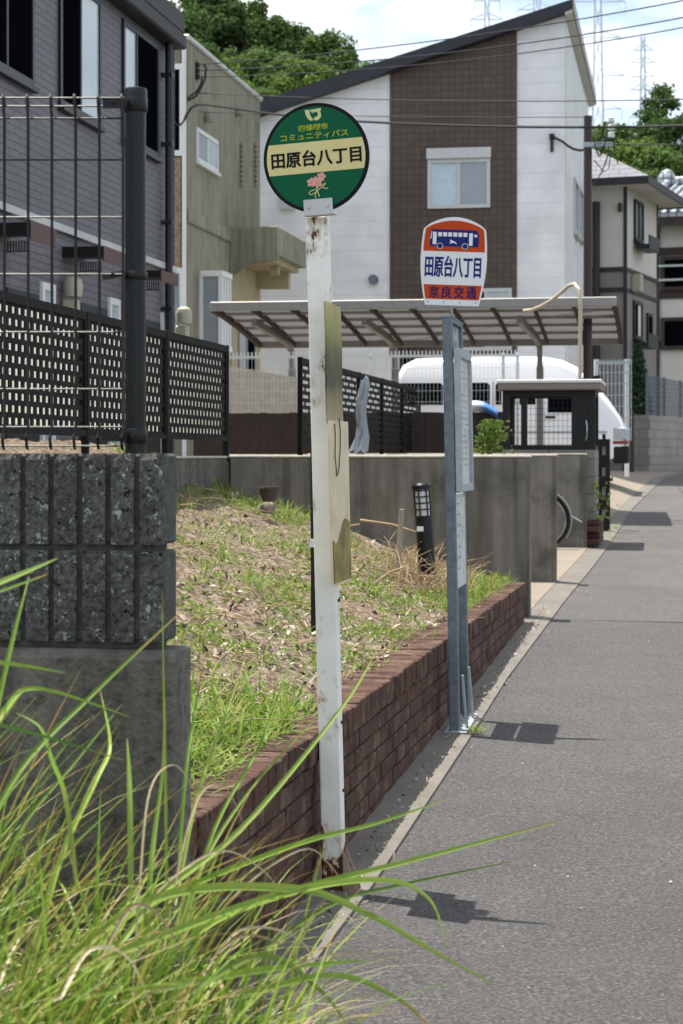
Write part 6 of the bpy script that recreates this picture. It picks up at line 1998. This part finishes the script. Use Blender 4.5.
def path_blade(pts, y0, y1, w, m=None):
    """a long single blade following a drawn curve in depth"""
    tgt = mb if m is None else m
    (ax0, ay0), (ax1, ay1) = pts[0], pts[1]
    if ay0 < 960 and ax0 > -8:      # carry the blade down into the clump
        pts = [(ax0+max(-130, min(70, (ax0-ax1)*.8)), ay0+max(90, min(230, abs(ay0-ay1)*1.4)))]+list(pts)
    P3 = []
    n = len(pts)
    # smooth the control points
    fine = []
    for i in range(n-1):
        p0, p1, p2, p3 = pts[max(0,i-1)], pts[i], pts[i+1], pts[min(n-1,i+2)]
        for k_ in range(6):
            t = k_/6
            fine.append(tuple(.5*((2*p1[c_])+(-p0[c_]+p2[c_])*t+(2*p0[c_]-5*p1[c_]+4*p2[c_]-p3[c_])*t*t+(-p0[c_]+3*p1[c_]-3*p2[c_]+p3[c_])*t**3) for c_ in (0, 1)))
    fine.append(pts[-1])
    N3 = len(fine)
    for i, (a, b) in enumerate(fine): P3.append(P(a, b, y0+(y1-y0)*i/(N3-1)))
    b = len(tgt.v)
    for i, p in enumerate(P3):
        f = i/(N3-1); d = (P3[min(i+1, N3-1)]-P3[max(0, i-1)]).normalized()
        side = d.cross(Vector((.25, -1, .35))).normalized(); nn = d.cross(side)
        ww = w*min(1, .5+f*4)*(1-f**2.6)+.0006
        if m is None: tgt.tip.update({len(tgt.v): f, len(tgt.v)+1: f, len(tgt.v)+2: f})
        tgt.v += [tuple(p-side*ww/2), tuple(p+nn*ww*.2), tuple(p+side*ww/2)]
    for i in range(N3-1):
        a = b+i*3; tgt.f += [(a, a+1, a+4, a+3), (a+1, a+2, a+5, a+4)]
for args in (
 ([(20,770),(95,692),(187,606)],3.5,3.9,.011), ([(166,820),(164,700),(162,590)],3.9,4.0,.006), ([(-10,740),(10,650),(29,576)],3.5,3.7,.009),
 ([(-20,590),(20,574),(58,558)],3.3,3.7,.010), ([(-20,598),(14,586),(48,574)],3.4,3.7,.006), ([(-20,660),(20,665),(66,673)],3.4,3.6,.007),
 ([(-20,745),(8,706),(26,689),(60,693),(130,717)],3.3,3.7,.010), ([(66,800),(52,760),(40,727),(16,713)],3.5,3.7,.008), ([(-10,722),(50,738),(126,761)],3.4,3.7,.006),
 ([(20,830),(75,762),(122,704)],3.5,3.8,.008), ([(130,812),(129,770),(127,738)],3.6,3.7,.010), ([(186,772),(195,710),(205,655)],4.2,4.5,.008),
 ([(196,800),(222,725),(246,656)],4.2,4.6,.009), ([(214,830),(262,740),(295,648)],4.1,4.6,.009), ([(200,870),(250,790),(318,716)],4.0,4.5,.009),
 ([(100,960),(260,900),(420,858),(572,818)],3.4,4.6,.014), ([(150,900),(290,888),(370,915),(440,955),(508,992)],3.5,4.4,.016), ([(200,930),(300,890),(385,880),(430,900),(447,948)],3.6,4.3,.014),
 ([(120,920),(280,850),(380,822),(453,797)],3.5,4.5,.012), ([(150,905),(240,830),(340,710),(376,652)],3.5,4.3,.012), ([(150,990),(260,970),(372,960)],3.3,4.0,.014),
   
   
  ([(180,1000),(260,955),(320,990),(350,1030)],3.4,3.9,.012),
 ([(150,880),(155,830),(162,775),(165,700)],3.7,3.9,.010), ([(60,860),(96,780),(110,745),(100,690)],3.5,3.8,.010),
 ([(250,960),(330,905),(400,885),(520,860)],3.8,4.7,.010), ([(230,1000),(330,975),(400,1000),(440,1040)],3.5,4.2,.011)):
    path_blade(*args)
for args in (
 ([(150,900),(215,852),(260,868),(290,905)],3.6,4.0,.004), ([(140,880),(150,790),(175,765),(200,800)],3.6,3.9,.004), ([(180,860),(200,795),(225,787),(246,830)],3.7,4.0,.004),
 ([(200,980),(240,930),(300,940),(330,1000)],3.6,4.0,.005), ([(215,1000),(330,955),(400,965),(445,1020)],3.6,4.2,.003), ([(210,960),(250,935),(300,960),(320,1020)],3.6,4.0,.004),
 ([(100,960),(135,905),(170,930),(185,990)],3.4,3.6,.006), ([(230,900),(300,850),(330,865),(345,890)],4.0,4.4,.004), ([(60,1000),(90,950),(130,960),(160,1030)],3.2,3.5,.006)):
    path_blade(*args, m=ms)
setting('tall_grass', mb, MT['grass'], 'stuff')
setting('dry_straw', ms, MT['straw'], 'stuff')
